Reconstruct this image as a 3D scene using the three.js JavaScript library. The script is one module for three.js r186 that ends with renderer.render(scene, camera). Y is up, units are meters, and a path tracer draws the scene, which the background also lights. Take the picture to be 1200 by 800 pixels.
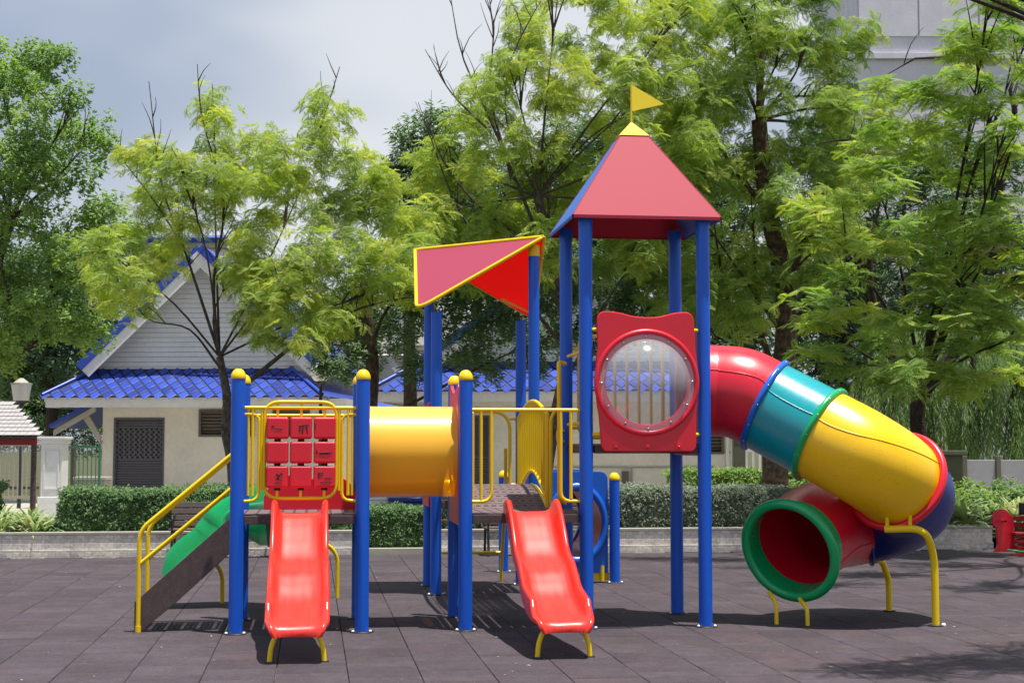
import * as THREE from 'three';
import { mergeGeometries } from 'three/addons/utils/BufferGeometryUtils.js';
import { RoundedBoxGeometry } from 'three/addons/geometries/RoundedBoxGeometry.js';

// ------------------------------------------------------------------ camera, sky, sun, exposure
const scene = new THREE.Scene();
const CAM = { x: 0.631, y: 1.579, z: 13.271, yaw: -0.129, pitch: 0.068, f: 1800 };
const camera = new THREE.PerspectiveCamera(2 * Math.atan(400 / CAM.f) * 180 / Math.PI, 1024 / 682, 0.1, 600);
camera.position.set(CAM.x, CAM.y, CAM.z);
camera.rotation.order = 'YXZ';
camera.rotation.set(CAM.pitch, CAM.yaw, 0);
camera.updateMatrixWorld(true);
scene.add(camera);

const renderer = new THREE.WebGLRenderer({ antialias: true });
renderer.setSize(1024, 682);
renderer.toneMapping = THREE.LinearToneMapping;
renderer.toneMappingExposure = 1.5;
renderer.shadowMap.enabled = true;

const SUN_DIR = new THREE.Vector3(0.15, 1, 0.12).normalize();
const sun = new THREE.DirectionalLight(new THREE.Color(1, 0.955, 0.87), 4.9);
sun.position.copy(SUN_DIR).multiplyScalar(60);
sun.target.position.set(2, 0, -6);
sun.position.add(sun.target.position);
sun.castShadow = true;
sun.shadow.mapSize.set(4096, 4096);
Object.assign(sun.shadow.camera, { left: -40, right: 40, top: 40, bottom: -40, near: 1, far: 150 });
scene.add(sun, sun.target);

// seeded random numbers and value noise
function rng(seed) { let s = seed >>> 0; return () => { s = (s + 0x6D2B79F5) | 0; let t = Math.imul(s ^ (s >>> 15), 1 | s); t = (t + Math.imul(t ^ (t >>> 7), 61 | t)) ^ t; return ((t ^ (t >>> 14)) >>> 0) / 4294967296; }; }
const hash = (x, y, z) => { let h = Math.imul(x, 374761393) + Math.imul(y, 668265263) + Math.imul(z, 2147483647 - 59); h = Math.imul(h ^ (h >>> 13), 1274126177); return ((h ^ (h >>> 16)) >>> 0) / 4294967296; };
const sm = t => t * t * (3 - 2 * t), mix = (a, b, t) => a + (b - a) * t, clamp = (v, a = 0, b = 1) => Math.min(b, Math.max(a, v));
function noise3(x, y, z) {
  const i = Math.floor(x), j = Math.floor(y), k = Math.floor(z), u = sm(x - i), v = sm(y - j), w = sm(z - k);
  const f = (a, b, c) => hash(i + a, j + b, k + c);
  return mix(mix(mix(f(0, 0, 0), f(1, 0, 0), u), mix(f(0, 1, 0), f(1, 1, 0), u), v), mix(mix(f(0, 0, 1), f(1, 0, 1), u), mix(f(0, 1, 1), f(1, 1, 1), u), v), w);
}
function tnoise(x, y, p, seed) { // tileable 2d noise of period p
  const i = Math.floor(x), j = Math.floor(y), u = sm(x - i), v = sm(y - j), m = a => ((a % p) + p) % p;
  const f = (a, b) => hash(m(i + a), m(j + b), seed);
  return mix(mix(f(0, 0), f(1, 0), u), mix(f(0, 1), f(1, 1), u), v);
}
function tfbm(u, v, p, oct, seed) { let s = 0, a = 0.5, n = 0; for (let o = 0; o < oct; o++) { s += a * tnoise(u * p, v * p, p, seed + o); n += a; a *= 0.55; p *= 2; } return s / n; }

// sky: hazy blue-grey air with soft bright cloud, the same all round
{
  const W = 1024, H = 512, d = new Float32Array(W * H * 4);
  for (let y = 0; y < H; y++) for (let x = 0; x < W; x++) {
    const el = (y + 0.5) / H * Math.PI - Math.PI / 2, az = (x + 0.5) / W * 2 * Math.PI;
    const dx = Math.cos(el) * Math.cos(az), dy = Math.sin(el), dz = Math.cos(el) * Math.sin(az);
    let c = 0, a = 0.5, f = 2.1; for (let o = 0; o < 5; o++) { c += a * noise3(dx * f + 9.3, dy * f * 2.1 + 4.1, dz * f + 2.7); a *= 0.5; f *= 2.03; }
    const cl = sm(clamp((c - 0.365) / 0.24));
    const h = Math.pow(clamp(dy), 0.5);
    const air = [mix(0.365, 0.155, h), mix(0.40, 0.225, h), mix(0.455, 0.36, h)];
    const cloud = [0.56, 0.575, 0.60];
    const i = (y * W + x) * 4;
    for (let k = 0; k < 3; k++) d[i + k] = dy < 0 ? 0.22 : mix(air[k], cloud[k], cl * 0.8);
    d[i + 3] = 1;
  }
  const t = new THREE.DataTexture(d, W, H, THREE.RGBAFormat, THREE.FloatType);
  t.mapping = THREE.EquirectangularReflectionMapping; t.magFilter = THREE.LinearFilter; t.minFilter = THREE.LinearFilter; t.wrapS = THREE.RepeatWrapping; t.needsUpdate = true;
  scene.background = t; scene.environment = t;
}

// ------------------------------------------------------------------ helpers
const V = (x, y, z) => new THREE.Vector3(x, y, z);
const camQ = new THREE.Quaternion().setFromEuler(camera.rotation);
const at = (px, py, d) => V((px - 600) / CAM.f * d, -(py - 400) / CAM.f * d, -d).applyQuaternion(camQ).add(camera.position);
const groundAt = (px, d) => { const p = at(px, 522.6, d); p.y = 0; return p; };
const heightAt = (py, d) => CAM.y + (522.6 - py) / CAM.f * d;

const used = {};
function numbered(n) { if (used[n] === undefined) { used[n] = 0; return n; } used[n]++; return n + '_' + String(used[n]).padStart(3, '0'); }
function thing(name, label, category, pos = V(0, 0, 0), turn = 0, group) {
  const o = new THREE.Group(); o.name = numbered(name); scene.add(o); o.position.copy(pos); o.rotation.y = turn;
  o.userData = { label, category }; if (group) o.userData.group = group; return o;
}
function part(name, geo, mat, parent) {
  if (Array.isArray(geo)) geo = merge(geo);
  const m = new THREE.Mesh(geo, mat); m.name = name; parent.add(m); return m;
}
function stuff(m) { m.userData.kind = 'stuff'; return m; }
function struct(name, geo, mat, label, category) { const m = part(numbered(name), geo, mat, scene); m.userData = { kind: 'structure', label, category }; return m; }
function clean(g) { g = g.index ? g.toNonIndexed() : g; for (const k of Object.keys(g.attributes)) if (!['position', 'normal', 'uv'].includes(k)) g.deleteAttribute(k); return g; }
function merge(list) { const r = mergeGeometries(list.map(g => { g = clean(g); if (!g.attributes.uv) metric(g); return g; })); r.computeBoundingSphere(); return r; }
function metric(g, s = 1, off = [0, 0]) { // uv in metres by dominant normal axis
  g = g.index ? g.toNonIndexed() : g; if (!g.attributes.normal) g.computeVertexNormals();
  const p = g.attributes.position, n = g.attributes.normal, uv = new Float32Array(p.count * 2);
  for (let i = 0; i < p.count; i++) {
    const ax = Math.abs(n.getX(i)), ay = Math.abs(n.getY(i)), az = Math.abs(n.getZ(i));
    let u, v; if (ay >= ax && ay >= az) { u = p.getX(i); v = p.getZ(i); } else if (ax >= az) { u = p.getZ(i); v = p.getY(i); } else { u = p.getX(i); v = p.getY(i); }
    uv[2 * i] = u * s + off[0]; uv[2 * i + 1] = v * s + off[1];
  }
  g.setAttribute('uv', new THREE.BufferAttribute(uv, 2)); return g;
}
function box(x0, x1, y0, y1, z0, z1, r = 0) {
  const w = Math.abs(x1 - x0), h = Math.abs(y1 - y0), d = Math.abs(z1 - z0);
  const g = r ? new RoundedBoxGeometry(w, h, d, 2, Math.min(r, w / 2.01, h / 2.01, d / 2.01)) : new THREE.BoxGeometry(w, h, d);
  g.translate((x0 + x1) / 2, (y0 + y1) / 2, (z0 + z1) / 2); return metric(g);
}
function cyl(x, y0, y1, z, r0, r1 = r0, seg = 20, open = false) { const g = new THREE.CylinderGeometry(r1, r0, y1 - y0, seg, 1, open); g.translate(x, (y0 + y1) / 2, z); return g; }
function pipe(pts, r, bend = 0.05, seg = 10, closed = false) {
  pts = pts.map(p => p.isVector3 ? p : V(...p)); const cp = new THREE.CurvePath(), n = pts.length;
  const fil = (i) => { const a = pts[(i - 1 + n) % n], b = pts[i], c = pts[(i + 1) % n]; const d = Math.min(bend, a.distanceTo(b) * 0.49, c.distanceTo(b) * 0.49); return [b.clone().add(a.clone().sub(b).setLength(d)), b, b.clone().add(c.clone().sub(b).setLength(d))]; };
  let cur, first;
  if (closed) { const f0 = fil(0); cur = f0[2]; first = f0; } else cur = pts[0];
  for (let i = 1; i < (closed ? n : n - 1); i++) { const f = fil(i); cp.add(new THREE.LineCurve3(cur, f[0])); cp.add(new THREE.QuadraticBezierCurve3(f[0], f[1], f[2])); cur = f[2]; }
  if (closed) { cp.add(new THREE.LineCurve3(cur, first[0])); cp.add(new THREE.QuadraticBezierCurve3(...first)); } else cp.add(new THREE.LineCurve3(cur, pts[n - 1]));
  const L = cp.getLength();
  return new THREE.TubeGeometry(cp, Math.max(4, Math.min(90, Math.ceil(L / 0.035))), r, seg, closed);
}
function taper(pts, r0, r1, seg = 7, div = 10) { // tapered limb along a smooth curve
  const c = new THREE.CatmullRomCurve3(pts, false, 'centripetal'), fr = c.computeFrenetFrames(div, false), pos = [], idx = [], uv = []; const L = c.getLength();
  for (let i = 0; i <= div; i++) {
    const t = i / div, p = c.getPointAt(t), r = mix(r0, r1, t);
    for (let j = 0; j <= seg; j++) { const a = j / seg * 2 * Math.PI, k = r * (1 + 0.09 * Math.sin(3 * a + i * 0.7)); const q = p.clone().addScaledVector(fr.normals[i], Math.cos(a) * k).addScaledVector(fr.binormals[i], Math.sin(a) * k); pos.push(q.x, q.y, q.z); uv.push(j / seg * 0.5, t * L); }
  }
  for (let i = 0; i < div; i++) for (let j = 0; j < seg; j++) { const a = i * (seg + 1) + j, b = a + seg + 1; idx.push(a, b, a + 1, b, b + 1, a + 1); }
  const g = new THREE.BufferGeometry(); g.setAttribute('position', new THREE.Float32BufferAttribute(pos, 3)); g.setAttribute('uv', new THREE.Float32BufferAttribute(uv, 2)); g.setIndex(idx); g.computeVertexNormals(); return g;
}
function polySlab(pts, th) { // convex polygon (3D, coplanar) given thickness along its normal
  pts = pts.map(p => p.isVector3 ? p : V(...p)); const n = V(0, 0, 0); const N = pts.length;
  n.crossVectors(pts[1].clone().sub(pts[0]), pts[N - 1].clone().sub(pts[0])).normalize();
  const bot = pts.map(p => p.clone().addScaledVector(n, -th)), pos = []; const tri = (a, b, c) => pos.push(a.x, a.y, a.z, b.x, b.y, b.z, c.x, c.y, c.z);
  for (let i = 1; i < N - 1; i++) { tri(pts[0], pts[i], pts[i + 1]); tri(bot[0], bot[i + 1], bot[i]); }
  for (let i = 0; i < N; i++) { const j = (i + 1) % N; tri(pts[i], bot[i], bot[j]); tri(pts[i], bot[j], pts[j]); }
  const g = new THREE.BufferGeometry(); g.setAttribute('position', new THREE.Float32BufferAttribute(pos, 3)); g.computeVertexNormals(); return metric(g);
}
function extr(shape, th, bevel = 0.006) { return new THREE.ExtrudeGeometry(shape, { depth: th - 2 * bevel, bevelEnabled: bevel > 0, bevelSize: bevel, bevelThickness: bevel, bevelSegments: 2, curveSegments: 20 }).translate(0, 0, bevel); }
function sweep(frames, profile, capEnds = true) { // frames: {p, x, y}; profile(i): closed list of [u, v]
  const pos = [], idx = [], uv = []; const n = profile(0).length; let len = 0;
  frames.forEach((f, i) => { if (i) len += f.p.distanceTo(frames[i - 1].p); const pr = profile(i); for (let j = 0; j <= n; j++) { const [u, v] = pr[j % n]; const q = f.p.clone().addScaledVector(f.x, u).addScaledVector(f.y, v); pos.push(q.x, q.y, q.z); uv.push(j / n, len); } });
  for (let i = 0; i < frames.length - 1; i++) for (let j = 0; j < n; j++) { const a = i * (n + 1) + j, b = a + n + 1; idx.push(a, a + 1, b, b, a + 1, b + 1); }
  if (capEnds) for (const e of [0, frames.length - 1]) {
    const pr = profile(e).map(a => new THREE.Vector2(...a)), base = pos.length / 3;
    pr.forEach(a => { const q = frames[e].p.clone().addScaledVector(frames[e].x, a.x).addScaledVector(frames[e].y, a.y); pos.push(q.x, q.y, q.z); uv.push(a.x, a.y); });
    for (const t of THREE.ShapeUtils.triangulateShape(pr, [])) e ? idx.push(base + t[0], base + t[1], base + t[2]) : idx.push(base + t[0], base + t[2], base + t[1]);
  }
  const g = new THREE.BufferGeometry(); g.setAttribute('position', new THREE.Float32BufferAttribute(pos, 3)); g.setAttribute('uv', new THREE.Float32BufferAttribute(uv, 2)); g.setIndex(idx); g.computeVertexNormals(); return g;
}

// ------------------------------------------------------------------ textures and materials
function tex(size, fn, srgb = true, rep = 1) {
  const d = new Uint8Array(size * size * 4);
  for (let y = 0; y < size; y++) for (let x = 0; x < size; x++) { const c = fn((x + 0.5) / size, (y + 0.5) / size, x, y), i = (y * size + x) * 4; for (let k = 0; k < 3; k++) d[i + k] = clamp(Array.isArray(c) ? c[k] : c, 0, 255); d[i + 3] = 255; }
  const t = new THREE.DataTexture(d, size, size); t.wrapS = t.wrapT = THREE.RepeatWrapping; t.magFilter = THREE.LinearFilter; t.minFilter = THREE.LinearMipmapLinearFilter; t.generateMipmaps = true; if (srgb) t.colorSpace = THREE.SRGBColorSpace; t.repeat.set(rep, rep); t.needsUpdate = true; return t;
}
const lin = (r, g, b) => new THREE.Color().setRGB(r, g, b);
const scuff = tex(512, (u, v, x, y) => 95 + 70 * tfbm(u, v, 6, 5, 3) + 50 * Math.pow(tfbm(u * 1, v, 48, 2, 9), 3), false, 1);
const scuffCol = tex(512, (u, v) => { const a = tfbm(u, v, 5, 5, 21), b = tfbm(u, v, 60, 2, 25); const k = 240 + 12 * a + 10 * (b - 0.5) - (b > 0.76 ? 16 : 0); return [k, k, k]; }, true, 1);
const fine = tex(256, (u, v) => 128 + 110 * (tfbm(u, v, 40, 3, 5) - 0.5), false, 6);
function plastic(hex, rough = 0.33, o = {}) { return new THREE.MeshPhysicalMaterial({ color: hex, map: scuffCol, roughness: rough * 1.8, roughnessMap: scuff, clearcoat: 0.25, clearcoatRoughness: 0.25, side: THREE.DoubleSide, ...o }); }
function sheet(hex, o = {}) { return new THREE.MeshPhysicalMaterial({ color: hex, roughness: 0.52, specularIntensity: 0.75, bumpMap: fine, bumpScale: 0.0006, side: THREE.DoubleSide, ...o }); }
function paint(hex, rough = 0.3) { return new THREE.MeshPhysicalMaterial({ color: hex, map: scuffCol, roughness: rough * 1.8, roughnessMap: scuff, bumpMap: fine, bumpScale: 0.0004 }); }
const M = {
  blue: paint('#005cd6', 0.42), yellow: paint('#f6d000', 0.34), yellowPl: plastic('#ffca00', 0.36), tunnel: new THREE.MeshPhysicalMaterial({ color: '#ffc200', roughness: 0.55, transmission: 0.22, thickness: 0, clearcoat: 1, clearcoatRoughness: 0.18, bumpMap: fine, bumpScale: 0.0006, side: THREE.DoubleSide }),
  red: plastic('#ee3428', 0.32), redPanel: plastic('#dc1430', 0.42), redTube: plastic('#dc1030', 0.38), green: plastic('#00a862', 0.28), teal: plastic('#009aa6', 0.3), bluePl: plastic('#0c62d0', 0.34), navy: plastic('#0c2a80', 0.5),
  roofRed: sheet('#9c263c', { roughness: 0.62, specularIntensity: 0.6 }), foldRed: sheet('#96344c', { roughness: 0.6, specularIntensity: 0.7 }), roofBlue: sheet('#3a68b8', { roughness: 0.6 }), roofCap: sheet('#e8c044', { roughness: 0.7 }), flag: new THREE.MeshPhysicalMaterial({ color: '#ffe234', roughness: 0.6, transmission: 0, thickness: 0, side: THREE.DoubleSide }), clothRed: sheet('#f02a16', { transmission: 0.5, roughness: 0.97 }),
  white: new THREE.MeshStandardMaterial({ color: '#e8e8e6', roughness: 0.5 }), black: new THREE.MeshStandardMaterial({ color: '#1c1c1e', roughness: 0.5 }), ink: new THREE.MeshStandardMaterial({ color: '#2a0a0c', roughness: 0.7 }),
  steel: new THREE.MeshStandardMaterial({ color: '#b9b9bb', roughness: 0.35, metalness: 0.9 }), darkSteel: new THREE.MeshStandardMaterial({ color: '#34343a', roughness: 0.6, metalness: 0.3 }),
};
const slideWear = tex(512, (u, v) => { const st = tnoise(u * 128, v * 3, 128, 111), st2 = tnoise(u * 256, v * 8, 256, 113), d = tfbm(u, v, 4, 5, 115), bed = clamp((Math.sin(Math.PI * clamp((u - 0.3) / 0.22)) - 0.1) * 1.2); let k = 232 + 18 * d + bed * (16 * (st - 0.5) + (st2 > 0.82 ? 20 : 0)); const p = bed * clamp((d - 0.5) * 3) * 40; return [k, k + p, k + p]; }, true, 1);
const slideRough = tex(512, (u, v) => { const bed = clamp((Math.sin(Math.PI * clamp((u - 0.3) / 0.22)) - 0.1) * 1.2); return 92 + 60 * tfbm(u, v, 6, 4, 117) + bed * (55 * tnoise(u * 128, v * 3, 128, 111) + 25); }, false, 1);
M.slideRed = new THREE.MeshPhysicalMaterial({ color: '#ee3428', map: slideWear, roughness: 0.62, roughnessMap: slideRough, clearcoat: 0.2, clearcoatRoughness: 0.3, side: THREE.DoubleSide });
const deckTex = tex(256, (u, v) => { const k = tfbm(u, v, 10, 5, 31), s = tfbm(u, v, 64, 2, 33); const b = 104 + 34 * (k - 0.5) + 30 * (s - 0.5); return [b * 1.06, b * 0.95, b * 0.98]; }, true, 2);
M.deck = new THREE.MeshStandardMaterial({ map: deckTex, color: '#e8dede', roughness: 0.75, bumpMap: fine, bumpScale: 0.001 });
M.stringer = new THREE.MeshStandardMaterial({ map: deckTex, color: '#bfaea8', roughness: 0.7 });
M.dome = new THREE.MeshPhysicalMaterial({ color: '#f0f2fc', transmission: 0.78, thickness: 0, roughness: 0.12, ior: 1.49, side: THREE.DoubleSide });
// rubber tiles: purple-grey granules with rusty and pale specks
const rubCol = tex(1024, (u, v, x, y) => {
  const big = tfbm(u, v, 3, 4, 41), mid = tfbm(u, v, 24, 4, 43), g = hash(x, y, 45), g2 = tnoise(u * 300, v * 300, 300, 47);
  let b = 58 + 22 * (big - 0.5) + 18 * (mid - 0.5) + 40 * (g2 - 0.5) + 16 * (g - 0.5);
  let c = [b * 1.07, b * 0.935, b * 1.05]; const rs = tfbm(u, v, 14, 3, 49); if (rs > 0.58) { c[0] += 3; c[2] -= 2; }
  if (tnoise(u * 220, v * 220, 220, 50) > 0.955) c = c.map(q => q + 55); return c;
}, true, 1);
const rubBump = tex(512, (u, v, x, y) => 128 + 120 * (tnoise(u * 150, v * 150, 150, 53) - 0.5) + 80 * (tfbm(u, v, 30, 3, 55) - 0.5), false, 1);
const rubTints = ['#ffffff', '#f3eef0', '#e8e4e8', '#fff2f0', '#efe6ea', '#dcd6da'];
M.rubber = rubTints.map(c => new THREE.MeshStandardMaterial({ map: rubCol, color: c, roughness: 0.86, bumpMap: rubBump, bumpScale: 0.004 }));
const soilTex = tex(512, (u, v) => { const k = tfbm(u, v, 12, 6, 61), gr = tfbm(u, v, 5, 4, 63); const b = 60 + 70 * (k - 0.4); return gr > 0.5 ? [b * 0.9, b * 1.0, b * 0.5] : [b * 1.1, b * 0.95, b * 0.72]; }, true, 0.5);
M.soil = new THREE.MeshStandardMaterial({ map: soilTex, roughness: 1 });
// planter stone: split pale stone in small courses
const stoneTex = tex(512, (u, v) => { const rows = 16, r = Math.floor(v * rows), cu = u * 10 + (r % 2) * 0.5, fv = v * rows - r, fu = cu - Math.floor(cu); const id = hash(Math.floor(cu) % 10, r, 71); const n = tfbm(u, v, 32, 4, 73); let b = 194 + 22 * (id - 0.5) + 56 * (n - 0.5); if (fv < 0.1 || fu < 0.05) b -= 18; return [b * 1.02, b * 0.985, b * 0.95]; }, true, 1);
const stoneBump = tex(512, (u, v) => { const rows = 16, r = Math.floor(v * rows), cu = u * 10 + (r % 2) * 0.5, fv = v * rows - r, fu = cu - Math.floor(cu); return (fv < 0.1 || fu < 0.05 ? 30 : 140) + 110 * (tfbm(u, v, 40, 3, 75) - 0.5); }, false, 1);
M.stone = new THREE.MeshStandardMaterial({ map: stoneTex, roughness: 0.9, bumpMap: stoneBump, bumpScale: 0.006 });
const plasterTex = tex(512, (u, v) => { const a = tfbm(u, v, 4, 5, 81), b = tfbm(u, v * 0.999, 40, 3, 83); const k = 226 + 22 * (a - 0.5) + 16 * (b - 0.5); return [k, k, k]; }, true, 0.35);
M.wall = new THREE.MeshStandardMaterial({ map: plasterTex, color: '#ece6da', roughness: 0.9 });
M.trim = new THREE.MeshStandardMaterial({ map: plasterTex, color: '#f1f0ef', roughness: 0.6 });
M.siding = new THREE.MeshStandardMaterial({ map: plasterTex, color: '#f0f1f4', roughness: 0.6 });
M.concrete = new THREE.MeshStandardMaterial({ map: plasterTex, color: '#b7b2a6', roughness: 0.95 });
M.olive = new THREE.MeshStandardMaterial({ map: plasterTex, color: '#6f6c5d', roughness: 0.95 });
M.greyPanel = new THREE.MeshStandardMaterial({ map: plasterTex, color: '#a9a8ae', roughness: 0.8 });
M.tower = new THREE.MeshStandardMaterial({ map: plasterTex, color: '#eeecf6', roughness: 0.8 });
M.shutter = new THREE.MeshStandardMaterial({ color: '#55535a', roughness: 0.5, metalness: 0.3 });
M.louver = new THREE.MeshStandardMaterial({ color: '#5c544e', roughness: 0.6 });
M.glassDark = new THREE.MeshPhysicalMaterial({ color: '#1c242c', roughness: 0.08, metalness: 0 });
M.roofTile = ['#2a48ae', '#2440a0', '#3452b8', '#20388e'].map(c => new THREE.MeshPhysicalMaterial({ color: c, roughness: 0.34, map: scuffCol }));
M.roofBase = new THREE.MeshStandardMaterial({ color: '#101b4e', roughness: 0.6 });
M.greyTile = new THREE.MeshStandardMaterial({ map: plasterTex, color: '#b4b0b2', roughness: 0.8 });
M.maroon = new THREE.MeshStandardMaterial({ color: '#8a1f22', roughness: 0.6 });
M.timber = new THREE.MeshStandardMaterial({ map: tex(256, (u, v) => { const k = tnoise(u * 6, v * 64, 64, 91) * 0.6 + tfbm(u, v, 16, 4, 93) * 0.4; const b = 74 + 50 * (k - 0.5); return [b * 1.08, b * 0.88, b * 0.86]; }), roughness: 0.55 });
M.gateGreen = new THREE.MeshStandardMaterial({ color: '#2c6a4c', roughness: 0.5 });
const barkTex = tex(256, (u, v) => { const k = tfbm(u, v * 1, 8, 5, 101), s = tnoise(u * 40, v * 8, 40, 103); const b = 100 + 70 * (k - 0.5) + 46 * (s - 0.5); return [b * 1.04, b * 0.95, b * 0.88]; }, true, 2);
const barkBump = tex(256, (u, v) => 128 + 120 * (tnoise(u * 32, v * 8, 32, 105) - 0.5) + 100 * (tfbm(u, v, 20, 3, 107) - 0.5), false, 2);
const bark = c => new THREE.MeshStandardMaterial({ map: barkTex, color: c, roughness: 0.95, bumpMap: barkBump, bumpScale: 0.02 });
M.barkGrey = bark('#d8d4d0'); M.barkBrown = bark('#d4bfae'); M.barkDark = bark('#8a7c72');
const leafMat = (c, tr = 0.45, rough = 0.94) => new THREE.MeshPhysicalMaterial({ color: c, roughness: rough, transmission: tr, thickness: 0, side: THREE.DoubleSide });

// ------------------------------------------------------------------ setting: ground, rubber tiles, beds
struct('ground', box(-260, 300, -0.3, -0.05, -420, 60), M.soil, 'brown earth ground stretching behind the playground', 'ground');
const playfloor = new THREE.Group(); playfloor.name = numbered('playground_floor'); playfloor.userData = { kind: 'structure', label: 'playground floor of purple grey square rubber tiles', category: 'floor' }; scene.add(playfloor);
const TILE_Z0 = -9.42;
part('tile_bed', box(-9.2, 15.2, -0.16, -0.028, TILE_Z0 + 0.02, 6), M.concrete, playfloor);
{
  const tileGeo = (ou, ov) => { // chamfered tile top and sides
    const a = 0.2475, b = 0.2435, y1 = 0, y2 = -0.004, y3 = -0.03, pos = []; const q = (p, r, s, t) => pos.push(...p, ...r, ...s, ...p, ...s, ...t);
    q([-b, y1, b], [b, y1, b], [b, y1, -b], [-b, y1, -b]);
    const R4 = [[1, 0, 0, 1], [0, 1, -1, 0], [-1, 0, 0, -1], [0, -1, 1, 0]];
    for (const [m, n, o, p] of R4) { const T = (x, y, z) => [m * x + n * z, y, o * x + p * z]; q(T(-a, y2, a), T(a, y2, a), T(b, y1, b), T(-b, y1, b)); q(T(-a, y3, a), T(a, y3, a), T(a, y2, a), T(-a, y2, a)); }
    const g = new THREE.BufferGeometry(); g.setAttribute('position', new THREE.Float32BufferAttribute(pos, 3)); g.computeVertexNormals(); return metric(g, 1, [ou, ov]);
  };
  const r = rng(5), geos = []; for (let i = 0; i < 14; i++) geos.push(tileGeo(r(), r()));
  const list = [];
  for (let i = -18; i < 30; i++) for (let j = 0; j < 31; j++) {
    const x = -0.11 + 0.25 + i * 0.5, z = TILE_Z0 + 0.25 + j * 0.5 + (((i % 2) + 2) % 2 ? 0.25 : 0);
    if (z > 5.7) continue;
    const p = V(x, 0, z).project(camera), d = camera.position.distanceTo(V(x, 0, z));
    const vis = Math.abs(p.x) < 1.03 && Math.abs(p.y) < 1.05 && p.z < 1;
    list.push({ x, z, vis, area: vis ? 1 / (d * d * d) : 0 });
  }
  list.sort((a, b) => b.area - a.area);
  const rest = rubTints.map(() => []);
  list.forEach((t, k) => {
    const g = geos[Math.floor(r() * geos.length)], mi = Math.floor(r() * r() * rubTints.length), y = (r() - 0.5) * 0.003, ry = Math.floor(r() * 4) * Math.PI / 2 + (r() - 0.5) * 0.006, tx = (r() - 0.5) * 0.004, tz = (r() - 0.5) * 0.004;
    if (k < 300 && t.vis) { const m = part('rubber_tile', g, M.rubber[mi], playfloor); m.position.set(t.x, y, t.z); m.rotation.set(tx, ry, tz); }
    else rest[mi].push(g.clone().rotateY(ry).translate(t.x, y, t.z));
  });
  rest.forEach((l, i) => l.length && stuff(part('rubber_tile_field', l, M.rubber[i], playfloor)));
}
{ // fallen leaf litter on the tiles
  const r = rng(77), n = 900, g = new THREE.BufferGeometry(); g.setAttribute('position', new THREE.Float32BufferAttribute([0, 0, -0.5, 0.22, 0.06, 0, 0, 0, 0.5, 0, 0, -0.5, 0, 0, 0.5, -0.22, 0.08, 0], 3)); g.computeVertexNormals();
  const im = new THREE.InstancedMesh(g, new THREE.MeshStandardMaterial({ color: '#ffffff', roughness: 0.8, side: THREE.DoubleSide }), n), o = new THREE.Object3D();
  for (let i = 0; i < n; i++) { const z = mix(-9.2, 3.2, Math.pow(r(), 0.8)); o.position.set(mix(-4.5, 11, r()), 0.004, z); o.rotation.set((r() - 0.5) * 0.2, r() * 6.3, (r() - 0.5) * 0.2); o.scale.setScalar(mix(0.014, 0.045, r() * r())); o.updateMatrix(); im.setMatrixAt(i, o.matrix); im.setColorAt(i, r() < 0.45 ? lin(0.42, 0.38, 0.3) : lin(0.16, 0.1, 0.06)); }
  im.name = 'leaf_litter'; im.userData = { kind: 'stuff', label: 'small dry leaf bits scattered over the rubber tiles', category: 'leaf litter' }; scene.add(im);
}
struct('soil_bed', [box(-12, 1.2, -0.04, 0.27, -12.4, -9.62), box(2.55, 11.0, -0.04, 0.27, -12.4, -9.62), box(11.5, 17, -0.04, 0.1, -14, -9.8)], M.soil, 'bare earth inside the raised planting beds', 'soil');

struct('bounce_paving', box(-14, 22, -0.049, -0.006, -34, -12.5), M.concrete, 'unseen pale concrete added behind the planting beds to bounce light onto the house walls', 'paving');  // hidden pale slab, added so sunlight bounces up onto the house walls
function planterWall(x0, x1, label) {
  const t = thing('planter_wall', label, 'planter', V(x0, 0, -9.5)); const L = x1 - x0;
  part('plinth', box(0, L, -0.04, 0.1, -0.13, 0.02, 0.008), M.stone, t);
  part('wall', box(0.01, L - 0.01, 0.1, 0.31, -0.12, 0, 0.008), M.stone, t);
  const n = Math.round(L / 0.9); for (let i = 0; i < n; i++) part('coping_stone', box(i * L / n + 0.003, (i + 1) * L / n - 0.003, 0.31, 0.35, -0.14, 0.015, 0.008), M.concrete, t);
  part('end_wall', [box(0, 0.12, 0, 0.33, -2.6, -0.14), box(L - 0.12, L, 0, 0.33, -2.6, -0.14)], M.stone, t);
  return t;
}
planterWall(-12, 1.25, 'low pale stone planter wall in front of the dark clipped hedge and lilies');
planterWall(2.5, 11.1, 'low pale stone planter wall in front of the grey green hedge and rider');
{ const t = thing('kerb', 'thin concrete kerb at the foot of the small hedge between the planters', 'kerb', V(1.3, 0, -9.55)); part('kerb_stone', box(0.02, 1.16, -0.04, 0.08, -0.12, 0, 0.01), M.concrete, t); }

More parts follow.
